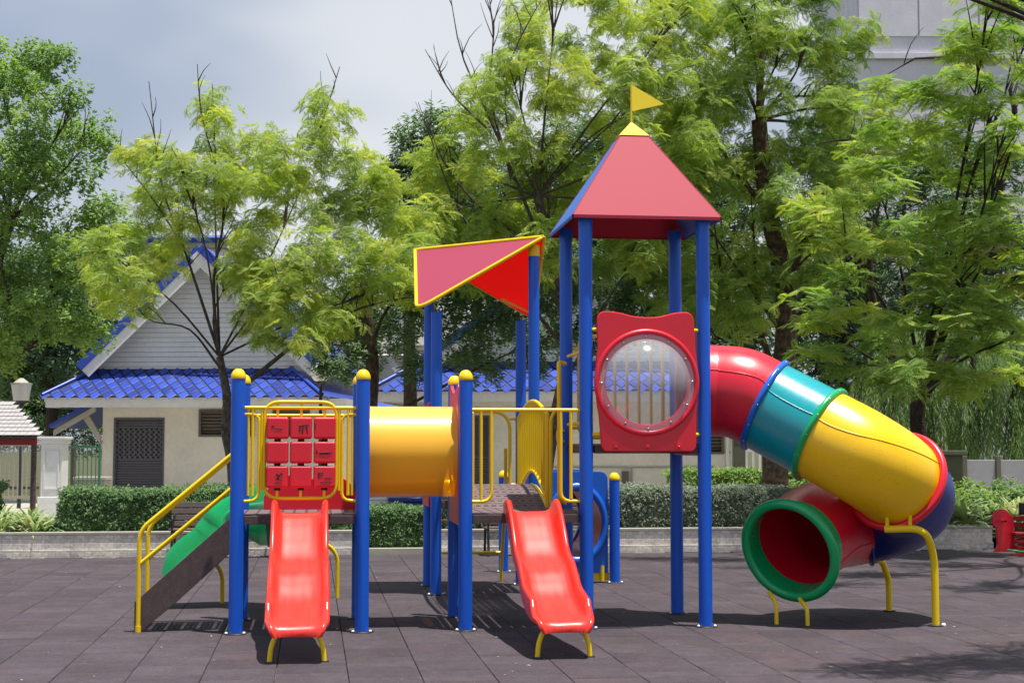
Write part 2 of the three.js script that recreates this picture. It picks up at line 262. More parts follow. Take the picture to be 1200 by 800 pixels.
// ------------------------------------------------------------------ the main play structure
const PX = [0, 1.06, 1.947, 3.007, 4.067], BZ = -1.06;
const play = thing('play_structure', 'large red, blue and yellow playground structure with slides, tunnel, bridge and tower', 'play structure');
const postGeo = {};
function post(x, z, h, cap) {
  const g = postGeo[h] || (postGeo[h] = new THREE.CylinderGeometry(0.06, 0.06, h, 32, 1).translate(0, h / 2, 0));
  const p = part('post', g, M.blue, play); p.position.set(x, 0, z);
  if (cap) part('cap', capGeo, M.yellow, p).position.y = h;
  part('base_plate', plateGeo, M.black, p);
  for (let k = 0; k < 3; k++) { const b = part('bolt_cap', boltGeo, M.white, p), a = k * 2.094 + 0.55; b.position.set(Math.cos(a) * 0.085, 0.006, Math.sin(a) * 0.085); }
  return p;
}
const capGeo = new THREE.LatheGeometry([[0, 0.074], [0.02, 0.072], [0.04, 0.06], [0.054, 0.04], [0.062, 0.02], [0.064, 0.004], [0.064, -0.012], [0.0605, -0.014]].map(a => new THREE.Vector2(...a)), 28);
const plateGeo = new THREE.LatheGeometry([[0.06, 0.012], [0.1, 0.012], [0.106, 0.006], [0.106, 0.0]].map(a => new THREE.Vector2(...a)), 28);
const boltGeo = new THREE.SphereGeometry(0.014, 10, 6, 0, 7, 0, 1.6).translate(0, 0.004, 0);
for (const z of [0, BZ]) { for (const i of [0, 1, 2]) post(PX[i], z, 2.165, true); for (const i of [3, 4]) post(PX[i], z, 3.6, false); }
post(PX[2], -3.2, 3.02); post(PX[2], -4.26, 3.72); post(PX[3], -3.2, 3.72); post(PX[3], -4.26, 3.02);

// perforated decks
function deckGeo(w, d, th, nx, nz, slotX = true) {
  const s = new THREE.Shape([[0, 0], [w, 0], [w, d], [0, d]].map(a => new THREE.Vector2(...a)));
  for (let i = 0; i < nx; i++) for (let j = 0; j < nz; j++) {
    const cx = (i + 0.5) / nx * w, cy = (j + 0.5) / nz * d, hw = slotX ? w / nx * 0.29 : 0.011, hh = slotX ? 0.011 : d / nz * 0.29;
    s.holes.push(new THREE.Path([[cx - hw, cy - hh], [cx - hw, cy + hh], [cx + hw, cy + hh], [cx + hw, cy - hh]].map(a => new THREE.Vector2(...a))));
  }
  return metric(new THREE.ExtrudeGeometry(s, { depth: th, bevelEnabled: false }).rotateX(-Math.PI / 2));
}
function deck(x0, z0, top, w = 1.06, d = 1.06) { // x0, z0: front left corner
  const m = part('deck', deckGeo(w - 0.004, d - 0.004, 0.012, 10, 12, false).translate(x0 + 0.002, top - 0.012, z0 - 0.002), M.deck, play);
  part('deck_frame', [box(x0 + 0.062, x0 + w - 0.062, top - 0.085, top - 0.013, z0 - 0.03, z0 + 0.012, 0.004), box(x0 + 0.062, x0 + w - 0.062, top - 0.085, top - 0.013, z0 - d - 0.012, z0 - d + 0.03, 0.004), box(x0 - 0.012, x0 + 0.03, top - 0.085, top - 0.013, z0 - d + 0.062, z0 - 0.062, 0.004), box(x0 + w - 0.03, x0 + w + 0.012, top - 0.085, top - 0.013, z0 - d + 0.062, z0 - 0.062, 0.004)], M.stringer, m);
  return m;
}
deck(PX[0], 0, 1.0); deck(PX[2], 0, 1.0); deck(PX[3] + 0.014, 0, 1.6, 1.046); deck(PX[2], -3.2, 1.0);

// stairs with stringers, perforated treads and yellow handrails
{
  const st = new THREE.Group(); st.name = 'stairs'; play.add(st);
  const SL = 0.70 / 0.78, xb = -0.86, f = x => 0.25 + (x - xb) * SL;
  for (const z of [-0.26, -0.9]) part('stringer', extr(new THREE.Shape([[xb, 0], [xb, 0.25], [-0.065, f(-0.065)], [-0.065, f(-0.065) - 0.3], [-0.52, f(-0.52) - 0.31], [xb + 0.045, 0]].map(a => new THREE.Vector2(...a))), 0.025, 0.004).translate(0, 0, z - 0.0125), M.stringer, st);
  for (let k = 0; k < 5; k++) { const y = 0.17 + k * 0.165, x = xb + 0.045 + k * 0.16; part('tread', deckGeo(0.175, 0.612, 0.018, 3, 14, true).translate(x, y, -0.274), M.deck, st); }
  for (const z of [-0.24, -0.93]) {
    const h = part('handrail', [pipe([[xb + 0.03, 0, z], [xb + 0.03, 0.86, z], [-0.03, 1.53, z]], 0.02, 0.1), pipe([[xb + 0.03, 0.57, z], [-0.03, 1.24, z]], 0.017)], M.yellow, st);
    part('foot_collar', cyl(xb + 0.03, 0.0, 0.05, z, 0.025, 0.025, 16), M.yellow, h);
  }
}

// front panel with nine turning blocks
{
  const p = new THREE.Group(); p.name = 'block_panel'; play.add(p);
  part('top_rail', pipe([[0.05, 1.905, 0], [1.01, 1.905, 0]], 0.0165), M.yellow, p);
  part('hoop', pipe([[0.225, 1.955, 0.0], [0.835, 1.955, 0.0], [0.835, 1.135, 0.0], [0.225, 1.135, 0.0]], 0.016, 0.13, 10, true), M.yellow, p);
  for (const s of [-1, 1]) {
    const X = a => 0.53 + s * a;
    part('side_loop', pipe([[X(0.48), 1.85, 0], [X(0.352), 1.85, 0], [X(0.352), 1.12, 0], [X(0.49), 1.11, 0]], 0.0145, 0.12), M.yellow, p);
    part('baluster', pipe([[X(0.405), 1.9, 0], [X(0.405), 1.16, 0]], 0.0145), M.yellow, p);
    part('baluster', pipe([[X(0.328), 1.9, 0], [X(0.328), 1.2, 0]], 0.013), M.yellow, p);
    part('baluster', pipe([[X(0.44), 1.9, 0], [X(0.44), 1.16, 0]], 0.0115), M.yellow, p);
  }
  const marks = { // brush-like characters seen on some blocks
    '0,0': [[[.22, .42], [.34, .36], [.3, .52]], [[.38, .5], [.72, .52]]],
    '0,1': [[[.4, .4], [.84, .34]], [[.46, .42], [.42, .72]], [[.58, .4], [.56, .76]], [[.72, .4], [.8, .74]], [[.5, .56], [.62, .6]]],
    '0,2': [[[.06, .3], [.08, .5], [.04, .55]]],
    '1,2': [[[.12, .4], [.2, .5], [.14, .56]], [[.24, .52], [.84, .5]], [[.3, .57], [.7, .56]]],
    '2,0': [[[.44, .42], [.76, .38]], [[.5, .34], [.58, .6]], [[.72, .3], [.48, .62]], [[.44, .6], [.74, .62]], [[.4, .74], [.72, .75]]],
    '2,2': [[[.2, .34], [.46, .3]], [[.26, .3], [.24, .56]], [[.28, .44], [.42, .42]], [[.5, .54], [.84, .56]], [[.3, .72], [.78, .75]]],
  };
  for (let c = 0; c < 3; c++) {
    const x = 0.335 + c * 0.199;
    part('spindle', pipe([[x, 1.95, 0], [x, 1.14, 0]], 0.012), M.yellow, p);
    for (let k = 0; k < 3; k++) {
      const y = 1.732 - k * 0.207, w = 0.187, h = 0.186;
      const b = part('block', new RoundedBoxGeometry(w, h, 0.15, 3, 0.02), M.redPanel, p); b.position.set(x, y, 0);
      part('bushing', cyl(0, -h / 2 - 0.022, -h / 2, 0, 0.028), M.black, b);
      const mk = marks[k + ',' + c];
      if (mk) for (const l of mk) part('mark', pipe(l.map(([u, v]) => [(u - 0.5) * w, (0.5 - v) * h, 0.0755]), 0.0042, 0.02, 5), M.ink, b);
    }
  }
}

// open red slides
function chuteProfile(hw, rh, th = 0.03, rw = 0.04) { // closed outline, u across, v up; rims rh high
  const o = []; const P = (u, v) => o.push([u, v]);
  P(-hw, -th * 0.4); P(-hw, rh * 0.5); P(-hw, rh - 0.016); P(-hw + 0.012, rh - 0.002); P(-hw + rw * 0.55, rh); P(-hw + rw, rh - 0.016); P(-hw + rw + 0.008, rh * 0.5); P(-hw + rw + 0.018, Math.min(0.025, rh * 0.25)); P(-hw + rw + 0.05, 0.003);
  P(-hw * 0.3, 0); P(hw * 0.3, 0);
  P(hw - rw - 0.05, 0.003); P(hw - rw - 0.018, Math.min(0.025, rh * 0.25)); P(hw - rw - 0.008, rh * 0.5); P(hw - rw, rh - 0.016); P(hw - rw * 0.55, rh); P(hw - 0.012, rh - 0.002); P(hw, rh - 0.016); P(hw, rh * 0.5); P(hw, -th * 0.4);
  P(hw - 0.02, -th); P(hw * 0.4, -th); P(-hw * 0.4, -th); P(-hw + 0.02, -th);
  return o;
}
function redSlide(xc, w) {
  const s = new THREE.Group(); s.name = 'slide'; play.add(s);
  const pts = [[1.012, -0.03], [1.0, 0.1], [0.93, 0.22], [0.80, 0.40], [0.66, 0.60], [0.612, 0.76], [0.575, 0.90], [0.50, 1.02], [0.395, 1.18], [0.34, 1.34], [0.30, 1.52], [0.283, 1.68], [0.28, 1.78], [0.275, 1.83], [0.258, 1.868], [0.225, 1.885], [0.195, 1.88]].map(([y, z]) => V(xc, y, z));
  const c = new THREE.CatmullRomCurve3(pts, false, 'centripetal'), N = 72, fr = [];
  for (let i = 0; i <= N; i++) { const t = i / N, p = c.getPointAt(t), tg = c.getTangentAt(t), x = V(1, 0, 0), y = V(0, tg.z, -tg.y); fr.push({ p, x, y }); }
  const hw = w / 2;
  part('chute', sweep(fr, i => {
    const t = i / N; let rh = mix(0.115, 0.105, t) + 0.03 * Math.sin(t * 9.5) * (t < 0.85 ? 1 : 0); if (t < 0.06) rh *= mix(0.75, 1, t / 0.06); if (t > 0.83) rh = mix(rh, 0.026, sm(clamp((t - 0.83) / 0.11)));
    const k = hw * (1 + 0.02 * Math.sin(clamp((t - 0.4) / 0.5) * Math.PI)) - 0.055 * Math.pow(clamp((t - 0.9) / 0.1), 2);
    return chuteProfile(k, rh, 0.03, 0.05);
  }), M.slideRed, s);
  const zl = 1.77; const leg = part('support', pipe([[xc - 0.2, 0, zl], [xc - 0.19, 0.12, zl], [xc - 0.13, 0.242, zl], [xc + 0.13, 0.242, zl], [xc + 0.19, 0.12, zl], [xc + 0.2, 0, zl]], 0.019, 0.1), M.yellow, s);
  for (const k of [-1, 1]) part('foot_plate', box(xc + k * 0.2 - 0.035, xc + k * 0.2 + 0.035, 0.0, 0.008, zl - 0.035, zl + 0.035), M.darkSteel, leg);
}
redSlide(0.531, 0.475); redSlide(2.514, 0.47);

// rail over the second slide
{
  const p = new THREE.Group(); p.name = 'slide_rail'; play.add(p);
  part('top_rail', pipe([[PX[2] + 0.05, 1.893, 0], [PX[3] - 0.05, 1.893, 0]], 0.0165), M.yellow, p);
  for (const [x, s] of [[PX[2], 1], [PX[3], -1]]) {
    part('side_loop', pipe([[x + s * 0.225, 1.89, 0], [x + s * 0.225, 1.1, 0], [x + s * 0.05, 1.1, 0]], 0.0155, 0.15), M.yellow, p);
    part('baluster', pipe([[x + s * 0.135, 1.89, 0], [x + s * 0.135, 1.12, 0]], 0.0145), M.yellow, p);
  }
}

// crawl tunnel between the first two decks, with red end panels
{
  const t = new THREE.Group(); t.name = 'crawl_tube'; play.add(t);
  const ring = (R0, R1, L) => { const s = new THREE.Shape(); s.absarc(0, 0, R1, 0, Math.PI * 2); const h = new THREE.Path(); h.absarc(0, 0, R0, 0, Math.PI * 2, true); s.holes.push(h); return new THREE.ExtrudeGeometry(s, { depth: L, bevelEnabled: false, curveSegments: 48 }).rotateY(Math.PI / 2); };
  const shell = new THREE.LatheGeometry([[0.405, 0], [0.405, 0.04], [0.403, 0.05], [0.403, 0.76], [0.405, 0.77], [0.405, 0.8]].map(a => new THREE.Vector2(...a)), 64).rotateZ(-Math.PI / 2).translate(1.105, 1.53, -0.53);
  part('barrel', shell, M.tunnel, t);
  for (const x of [1.085, 1.905]) {
    const s = new THREE.Shape(); s.moveTo(-0.42, 0.9); s.lineTo(0.42, 0.9); s.lineTo(0.42, 2.0); s.quadraticCurveTo(0.42, 2.13, 0.33, 2.13); s.quadraticCurveTo(0, 1.97, -0.33, 2.13); s.quadraticCurveTo(-0.42, 2.13, -0.42, 2.0); s.closePath();
    const h = new THREE.Path(); h.absarc(0, 1.53, 0.378, 0, Math.PI * 2, true); s.holes.push(h);
    const m = part('end_panel', extr(s, 0.028).rotateY(Math.PI / 2).translate(x - 0.014, 0, -0.53), M.redPanel, t);
    for (let k = 0; k < 8; k++) { const a = k * Math.PI / 4 + 0.3; part('bolt', new THREE.SphereGeometry(0.011, 8, 6).translate(x + (x < 1.5 ? -0.014 : 0.014), 1.53 + Math.sin(a) * 0.42 * 0.98, -0.53 + Math.cos(a) * 0.4), M.steel, m); }
  }
}

// arched bridge from the second deck to the roofed deck
{
  const b = new THREE.Group(); b.name = 'arch_bridge'; play.add(b);
  const z0 = -1.075, z1 = -3.185, yb = z => 1.0 + 0.2 * Math.sin(Math.PI * (z - z0) / (z1 - z0)), xl = 2.12, xr = 2.835;
  const n = 15; for (let i = 0; i < n; i++) { const za = mix(z0, z1, i / n), zb = mix(z0, z1, (i + 1) / n), a = Math.atan2(yb(zb) - yb(za), za - zb); const g = deckGeo(xr - xl - 0.05, Math.hypot(zb - za, yb(zb) - yb(za)) - 0.008, 0.025, 9, 1, true).translate(xl + 0.025, -0.026, -0.004).rotateX(a).translate(0, yb(za), za); part('plank', g, M.deck, b); }
  for (const x of [xl, xr]) {
    const lo = [], hi = [], fl = []; for (let i = 0; i <= 14; i++) { const z = mix(z0 - 0.02, z1 + 0.02, i / 14); fl.push(V(x, yb(z) - 0.02, z)); lo.push(V(x, yb(z) + 0.02 + 0.11 * Math.sin(Math.PI * i / 14), z)); hi.push(V(x, 1.87 + 0.16 * Math.sin(Math.PI * i / 14), z)); }
    const cv = (p, r) => new THREE.TubeGeometry(new THREE.CatmullRomCurve3(p), 40, r, 10);
    const side = part('railing', [cv(hi, 0.02), cv(lo, 0.018), pipe([[x, 0.98, z0 - 0.03], [x, 1.885, z0 - 0.03]], 0.02), pipe([[x, 0.98, z1 + 0.03], [x, 1.885, z1 + 0.03]], 0.02)], M.yellow, b);
    for (let i = 1; i < 16; i++) { const z = mix(z0, z1, i / 16), k = Math.sin(Math.PI * i / 16); part('baluster', pipe([[x, yb(z) + 0.03 + 0.1 * k, z], [x, 1.87 + 0.16 * k, z]], 0.0135, 0.01, 8), M.yellow, side); }
    part('beam', new THREE.TubeGeometry(new THREE.CatmullRomCurve3(fl), 40, 0.024, 8), M.yellow, side);
  }
}

// folded square roof over the far deck
{
  const r = new THREE.Group(); r.name = 'fold_roof'; play.add(r);
  const FL = V(1.72, 3.03, -3.06), FR = V(3.10, 3.84, -3.06), BL = V(1.79, 3.845, -4.40), BR = V(3.18, 3.06, -4.40);
  const tri = (low) => { // triangle with a rounded low corner, slightly sagging edge
    const a = FR, b = BL, pts = [a, b]; const e1 = low.clone().lerp(b, 0.08), e2 = low.clone().lerp(a, 0.12);
    for (let i = 0; i <= 6; i++) { const t = i / 6; pts.push(e1.clone().multiplyScalar((1 - t) * (1 - t)).addScaledVector(low, 2 * t * (1 - t)).addScaledVector(e2, t * t)); }
    return pts;
  };
  for (const low of [FL, BR]) {
    const pts = tri(low), N = V(0, 0, 0).crossVectors(pts[1].clone().sub(pts[0]), pts[5].clone().sub(pts[0])); if (N.y < 0) pts.reverse();
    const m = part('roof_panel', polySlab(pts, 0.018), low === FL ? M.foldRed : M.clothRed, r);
    part('edge_trim', pipe(pts, 0.021, 0.012, 8, true), M.yellow, m);
  }
  for (const [x, z, y] of [[PX[3], -3.2, 3.66], [PX[2], -4.26, 3.66]]) part('bracket', cyl(x, y - 0.02, y + 0.1, z, 0.066, 0.066, 20), M.yellow, r);
  part('gusset', polySlab([[3.155, 3.1, -4.3], [2.78, 3.26, -4.34], [2.84, 3.36, -4.34], [3.1, 3.28, -4.3]], 0.02), M.yellowPl, r);
}

// rails and ladder of the far deck
{
  const f = new THREE.Group(); f.name = 'far_deck_rail'; play.add(f);
  part('hoop', pipe([[2.06, 1.08, -4.26], [2.06, 1.975, -4.26], [2.88, 1.975, -4.26], [2.88, 1.08, -4.26]], 0.019, 0.22), M.yellow, f);
  part('top_rail', pipe([[PX[2], 1.89, -4.26], [2.06, 1.89, -4.26]], 0.015), M.yellow, f);
  part('top_rail', pipe([[PX[3], 1.89, -4.26], [2.88, 1.89, -4.26]], 0.015), M.yellow, f);
  part('side_panel', extr((() => { const s = new THREE.Shape(); s.moveTo(-0.42, 0.93); s.lineTo(0.42, 0.93); s.lineTo(0.42, 1.95); s.quadraticCurveTo(0.4, 2.05, 0.3, 2.05); s.quadraticCurveTo(0, 1.9, -0.3, 2.05); s.quadraticCurveTo(-0.42, 2.05, -0.42, 1.95); s.closePath(); return s; })(), 0.03).rotateY(Math.PI / 2).translate(PX[2] - 0.075, 0, -3.73), M.redPanel, f);
  const l = new THREE.Group(); l.name = 'ladder'; play.add(l);
  for (const x of [2.06, 2.84]) part('stile', pipe([[x, 0, -4.75], [x, 0.2, -4.72], [x, 1.0, -4.34], [x, 1.55, -4.33]], 0.02, 0.15), M.yellow, l);
  for (const [y, z] of [[0.34, -4.66], [0.72, -4.48]]) part('rung', pipe([[2.06, y, z], [2.84, y, z]], 0.017), M.yellow, l);
}
// hoop and grab handle beside the tower
part('side_hoop', pipe([[2.86, 1.05, BZ], [2.86, 1.86, BZ], [2.95, 1.96, BZ], [PX[3], 1.98, BZ]], 0.017, 0.12), M.yellow, play);
part('grab_handle', pipe([[2.975, 2.35, -0.93], [2.9, 2.36, -0.85], [2.9, 2.3, -0.82], [2.9, 1.08, -0.8], [2.97, 1.05, -0.93]], 0.021, 0.05), M.yellow, play);
part('grab_handle', pipe([[2.97, 1.72, -1.0], [2.89, 1.72, -0.84], [2.89, 1.62, -0.84], [2.97, 1.62, -1.0]], 0.016, 0.03), M.yellow, play);
part('step_rail', pipe([[PX[3], 1.78, -0.12], [PX[3], 1.78, -0.94]], 0.016), M.yellow, play);
part('step_rail', pipe([[PX[3], 2.42, -0.12], [PX[3], 2.42, -0.94]], 0.016), M.yellow, play);

// tower roof, flag
{
  const r = new THREE.Group(); r.name = 'tower_roof'; play.add(r);
  const cx = 3.537, cz = -0.53, e = 0.668, ye = 3.6, yt = 4.43, k = 0.125; const c = [[-1, 1], [1, 1], [1, -1], [-1, -1]];
  const names = [M.roofRed, M.roofBlue, M.roofRed, M.roofBlue];
  for (let i = 0; i < 4; i++) {
    const a = c[i], b = c[(i + 1) % 4]; const P = (q, s, y) => V(cx + q[0] * s, y, cz + q[1] * s);
    const m = part('roof_panel', polySlab([P(a, e, ye), P(b, e, ye), P(b, k, yt), P(a, k, yt)], 0.014), names[i], r);
    const lip = 0.002; part('eave_lip', polySlab([P(a, e + lip, ye - 0.028), P(b, e + lip, ye - 0.028), P(b, e + lip, ye - 0.001), P(a, e + lip, ye - 0.001)], 0.012), names[i], m);
    part('hip_trim', pipe([P(a, e - 0.004, ye + 0.002), P(a, k, yt)], 0.005, 0.01, 6), M.roofRed, m);
  }
  part('peak_cap', new THREE.ConeGeometry(0.14 * Math.SQRT2, 0.155, 4, 1).toNonIndexed().rotateY(Math.PI / 4).translate(cx, yt + 0.07, cz), M.roofCap, r).geometry.computeVertexNormals();
  part('flag_pole', cyl(cx, yt + 0.1, 4.925, cz, 0.008, 0.008, 10), M.yellow, r);
  part('flag', extr(new THREE.Shape([[0, 0], [0, 0.245], [0.3, 0.075]].map(a => new THREE.Vector2(...a))), 0.012, 0.002).translate(cx + 0.008, 4.675, cz - 0.006), M.flag, r);
  for (const q of c) part('post_bracket', cyl(cx + q[0] * 0.53, 3.52, 3.64, cz + q[1] * 0.53, 0.064, 0.064), M.blue, r);
}

// bubble window panel
{
  const b = new THREE.Group(); b.name = 'bubble_panel'; play.add(b);
  const cx = 3.537, cy = 2.135, z = 0.045;
  const s = new THREE.Shape(); const x0 = cx - 0.43, x1 = cx + 0.43, y0 = 1.54, y1 = 2.75;
  s.moveTo(x0 + 0.08, y0); s.lineTo(x1 - 0.05, y0); s.quadraticCurveTo(x1, y0, x1, y0 + 0.05); s.lineTo(x1, 1.85); s.quadraticCurveTo(x1 + 0.045, cy, x1, 2.42); s.lineTo(x1 - 0.012, y1 - 0.08); s.quadraticCurveTo(x1 - 0.015, y1, x1 - 0.09, y1); s.bezierCurveTo(x1 - 0.24, y1 - 0.005, x1 - 0.25, y1 - 0.05, cx, y1 - 0.05); s.bezierCurveTo(x0 + 0.25, y1 - 0.05, x0 + 0.24, y1 - 0.005, x0 + 0.07, y1); s.quadraticCurveTo(x0 - 0.005, y1, x0 - 0.005, y1 - 0.08); s.lineTo(x0, 2.42); s.quadraticCurveTo(x0 - 0.045, cy, x0 + 0.01, 1.85); s.lineTo(x0 + 0.03, y0 + 0.05); s.quadraticCurveTo(x0 + 0.035, y0, x0 + 0.08, y0);
  const h = new THREE.Path(); h.absarc(cx, cy, 0.38, 0, Math.PI * 2, true); s.holes.push(h);
  const pn = part('panel', extr(s, 0.035, 0.01).translate(0, 0, z), M.redPanel, b);
  part('ring', new THREE.TorusGeometry(0.446, 0.026, 12, 64).scale(1, 1, 0.9).translate(cx, cy, z + 0.03), M.redPanel, pn);
  for (const dx of [-0.28, 0, 0.28]) part('clamp', [box(cx + dx - 0.026, cx + dx + 0.026, 1.555, 1.6, z + 0.035, z + 0.043), new THREE.SphereGeometry(0.012, 8, 6).translate(cx + dx, 1.572, z + 0.045)], M.redPanel, pn);
  const cap = new THREE.SphereGeometry(0.46, 56, 20, 0, Math.PI * 2, 0, Math.asin(0.385 / 0.46)).rotateX(Math.PI / 2).translate(cx, cy, z + 0.038 - 0.46 * Math.cos(Math.asin(0.385 / 0.46)));
  const dm = part('dome', cap, M.dome, b);
  part('flange', new THREE.RingGeometry(0.384, 0.425, 64).translate(cx, cy, z + 0.0385), M.dome, dm);
  for (let k = 0; k < 12; k++) { const a = k * Math.PI / 6 + 0.02; part('bolt', new THREE.SphereGeometry(0.0115, 10, 6).scale(1, 1, 0.7).translate(cx + Math.cos(a) * 0.406, cy + Math.sin(a) * 0.406, z + 0.042), M.steel, dm); }
  for (const x of [PX[3], PX[4]]) for (const y of [1.68, 2.6]) part('rail_clip', pipe([[x, y, 0], [x + (x < 3.5 ? 0.12 : -0.12), y, 0.03]], 0.018), M.yellow, b);
  const k = new THREE.Group(); k.name = 'tower_rail'; play.add(k);
  part('hoop', pipe([[3.13, 1.66, BZ], [3.94, 1.66, BZ], [3.94, 2.62, BZ], [3.13, 2.62, BZ]], 0.018, 0.12, 10, true), M.yellow, k);
  for (let i = 0; i < 6; i++) part('baluster', pipe([[3.245 + i * 0.116, 1.66, BZ], [3.245 + i * 0.116, 2.62, BZ]], 0.0145), M.yellow, k);
  for (const y of [1.75, 2.5]) { part('clip', pipe([[PX[3], y, BZ], [3.13, y, BZ]], 0.015), M.yellow, k); part('clip', pipe([[PX[4], y, BZ], [3.94, y, BZ]], 0.015), M.yellow, k); }
}

// closed tube slide winding down from the tower
{
  const t = new THREE.Group(); t.name = 'tube_slide'; play.add(t);
  const P = [V(4.04, 2.09, -0.53), V(4.3, 2.088, -0.53), at(868, 461, 14.1), at(897, 475, 14.05), at(960, 508, 13.8), at(1010, 535, 13.62), at(1046, 559, 13.72), at(1064, 583, 14.08), at(1042, 600, 14.42), at(1004, 609, 14.55), at(963, 617, 14.2), at(926, 645, 13.74)];
  const c = new THREE.CatmullRomCurve3(P, false, 'centripetal'), N = 220, F = c.computeFrenetFrames(N, false), R1 = 0.42, R0 = 0.40;
  const frames = []; for (let i = 0; i <= N; i++) { const u = i / N; const tg = c.getTangentAt(u), x = V(0, 1, 0).cross(tg).normalize(), y = tg.clone().cross(x).normalize(); frames.push({ p: c.getPointAt(u), x, y, t: tg }); }
  const near = q => { let b = 0, bd = 1e9; frames.forEach((f, i) => { const d = f.p.distanceTo(q); if (d < bd) { bd = d; b = i; } }); return b; };
  const iB = near(P[3]), iC = near(P[4]), iD = near(at(1056, 570, 13.7)), iF = near(P[9]) - 2, iG = N - 9;
  function shell(a, b, mat) {
    const fs = frames.slice(a, b + 1), seg = 48, pos = [], uv = [], idx = []; let L = 0; const rows = [];
    const ring = (f, r, l) => { const s = pos.length / 3; for (let j = 0; j <= seg; j++) { const an = j / seg * 2 * Math.PI, q = f.p.clone().addScaledVector(f.x, Math.cos(an) * r).addScaledVector(f.y, Math.sin(an) * r); pos.push(q.x, q.y, q.z); uv.push(j / seg * 2, l); } return s; };
    const join = (s, e) => { for (let j = 0; j < seg; j++) idx.push(s + j, s + j + 1, e + j, e + j, s + j + 1, e + j + 1); };
    let po = null, pi = null, fo, fi; fs.forEach((f, i) => { if (i) L += f.p.distanceTo(fs[i - 1].p); const o = ring(f, R1, L), n = ring(f, R0, L); if (po !== null) { join(po, o); join(n, pi); } else { fo = o; fi = n; } po = o; pi = n; });
    join(ring(fs[0], R0, 0), ring(fs[0], R1, 0)); join(ring(fs[fs.length - 1], R1, 0), ring(fs[fs.length - 1], R0, 0));
    const g = new THREE.BufferGeometry(); g.setAttribute('position', new THREE.Float32BufferAttribute(pos, 3)); g.setAttribute('uv', new THREE.Float32BufferAttribute(uv, 2)); g.setIndex(idx); g.computeVertexNormals();
    const m = part('tube_section', g, mat, t);
    if (mat !== M.green) for (const an of [2.72, 5.86]) { const ps = fs.filter((f, i) => i % 3 === 0 || i === fs.length - 1).map(f => f.p.clone().addScaledVector(f.x, Math.cos(an) * (R1 + 0.001)).addScaledVector(f.y, Math.sin(an) * (R1 + 0.001))); if (ps.length > 2) part('seam', new THREE.TubeGeometry(new THREE.CatmullRomCurve3(ps), ps.length * 2, 0.006, 6), mat, m); }
    return m;
  }
  function flange(i, mat, tube = 0.024, R = 0.432) { const f = frames[i]; const g = new THREE.TorusGeometry(R, tube, 12, 64).applyMatrix4(new THREE.Matrix4().makeBasis(f.x, f.y, f.t).setPosition(f.p)); return part('flange', g, mat, t); }
  shell(0, iB, M.redTube); shell(iB, iC, M.teal); shell(iC, iD, M.yellowPl); shell(iD, iF, M.navy); shell(iF, iG, M.redTube); shell(iG, N, M.green);
  flange(iB, M.bluePl, 0.027); flange(iC, M.green, 0.03); flange(iD, M.redTube, 0.036, 0.445); flange(iF, M.navy, 0.022);
  const rim = flange(N, M.green, 0.046, 0.442); rim.name = 'exit_rim';
  for (const [i, n] of [[iB, 14], [iC, 14]]) for (let k = 0; k < n; k++) { const f = frames[i], a = k / n * 6.283; part('bolt', new THREE.SphereGeometry(0.009, 6, 5).translate(...f.p.clone().addScaledVector(f.x, Math.cos(a) * 0.452).addScaledVector(f.y, Math.sin(a) * 0.452).addScaledVector(f.t, 0.012).toArray()), M.steel, t); }
  // red plate at the tower side
  const s = new THREE.Shape(); s.moveTo(-0.43, 1.5); s.lineTo(0.43, 1.5); s.lineTo(0.43, 2.65); s.quadraticCurveTo(0, 2.5, -0.43, 2.65); s.closePath(); const h = new THREE.Path(); h.absarc(0, 2.09, 0.4, 0, Math.PI * 2, true); s.holes.push(h);
  part('entry_panel', extr(s, 0.03).rotateY(Math.PI / 2).translate(4.03, 0, -0.53), M.redPanel, t);
  // yellow supports
  const fd = frames[iD].p; const b1 = V(5.96, 0.80, 0.1), l1 = V(6.085, 0, 0.22);
  const ar = at(1058, 619, 13.45), ar2 = at(1085, 619, 13.4), gl = at(1094, 650, 13.45);
  const s1 = part('support', [pipe([at(1037, 620, 13.5), ar2, l1.clone().setY(0.6), l1], 0.032, 0.14, 14)], M.yellow, t);
  part('tab', [pipe([at(1040, 619, 13.5), at(1040, 604, 13.5)], 0.018), pipe([at(1067, 619, 13.45), at(1067, 603, 13.45)], 0.018)], M.yellow, s1);
  part('foot_plate', cyl(l1.x, 0, 0.01, l1.z, 0.07), M.darkSteel, s1); part('bolt_cap', new THREE.SphereGeometry(0.02, 10, 6).translate(l1.x + 0.06, 0.012, l1.z + 0.03), M.white, s1);
  const l2 = V(6.131, 0, -1.0); const s2 = part('support', [pipe([at(1026, 656, 14.6), at(1034, 657, 14.65), l2.clone().setY(0.3), l2], 0.03, 0.06, 12), pipe([at(1028, 656, 14.6), at(1028, 645, 14.6)], 0.03)], M.yellow, t); part('foot_plate', cyl(l2.x, 0, 0.01, l2.z, 0.06), M.darkSteel, s2);
  for (const [px, d, h] of [[908, 13.76, 0.25], [944, 13.66, 0.2]]) { const g = groundAt(px, d); part('exit_leg', pipe([g, g.clone().add(V(0, h * 0.7, -0.005)), g.clone().add(V(-0.02, h * 0.92, -0.03)), g.clone().add(V(-0.03, h + 0.02, -0.12))], 0.019, 0.04), M.yellow, t); }
}

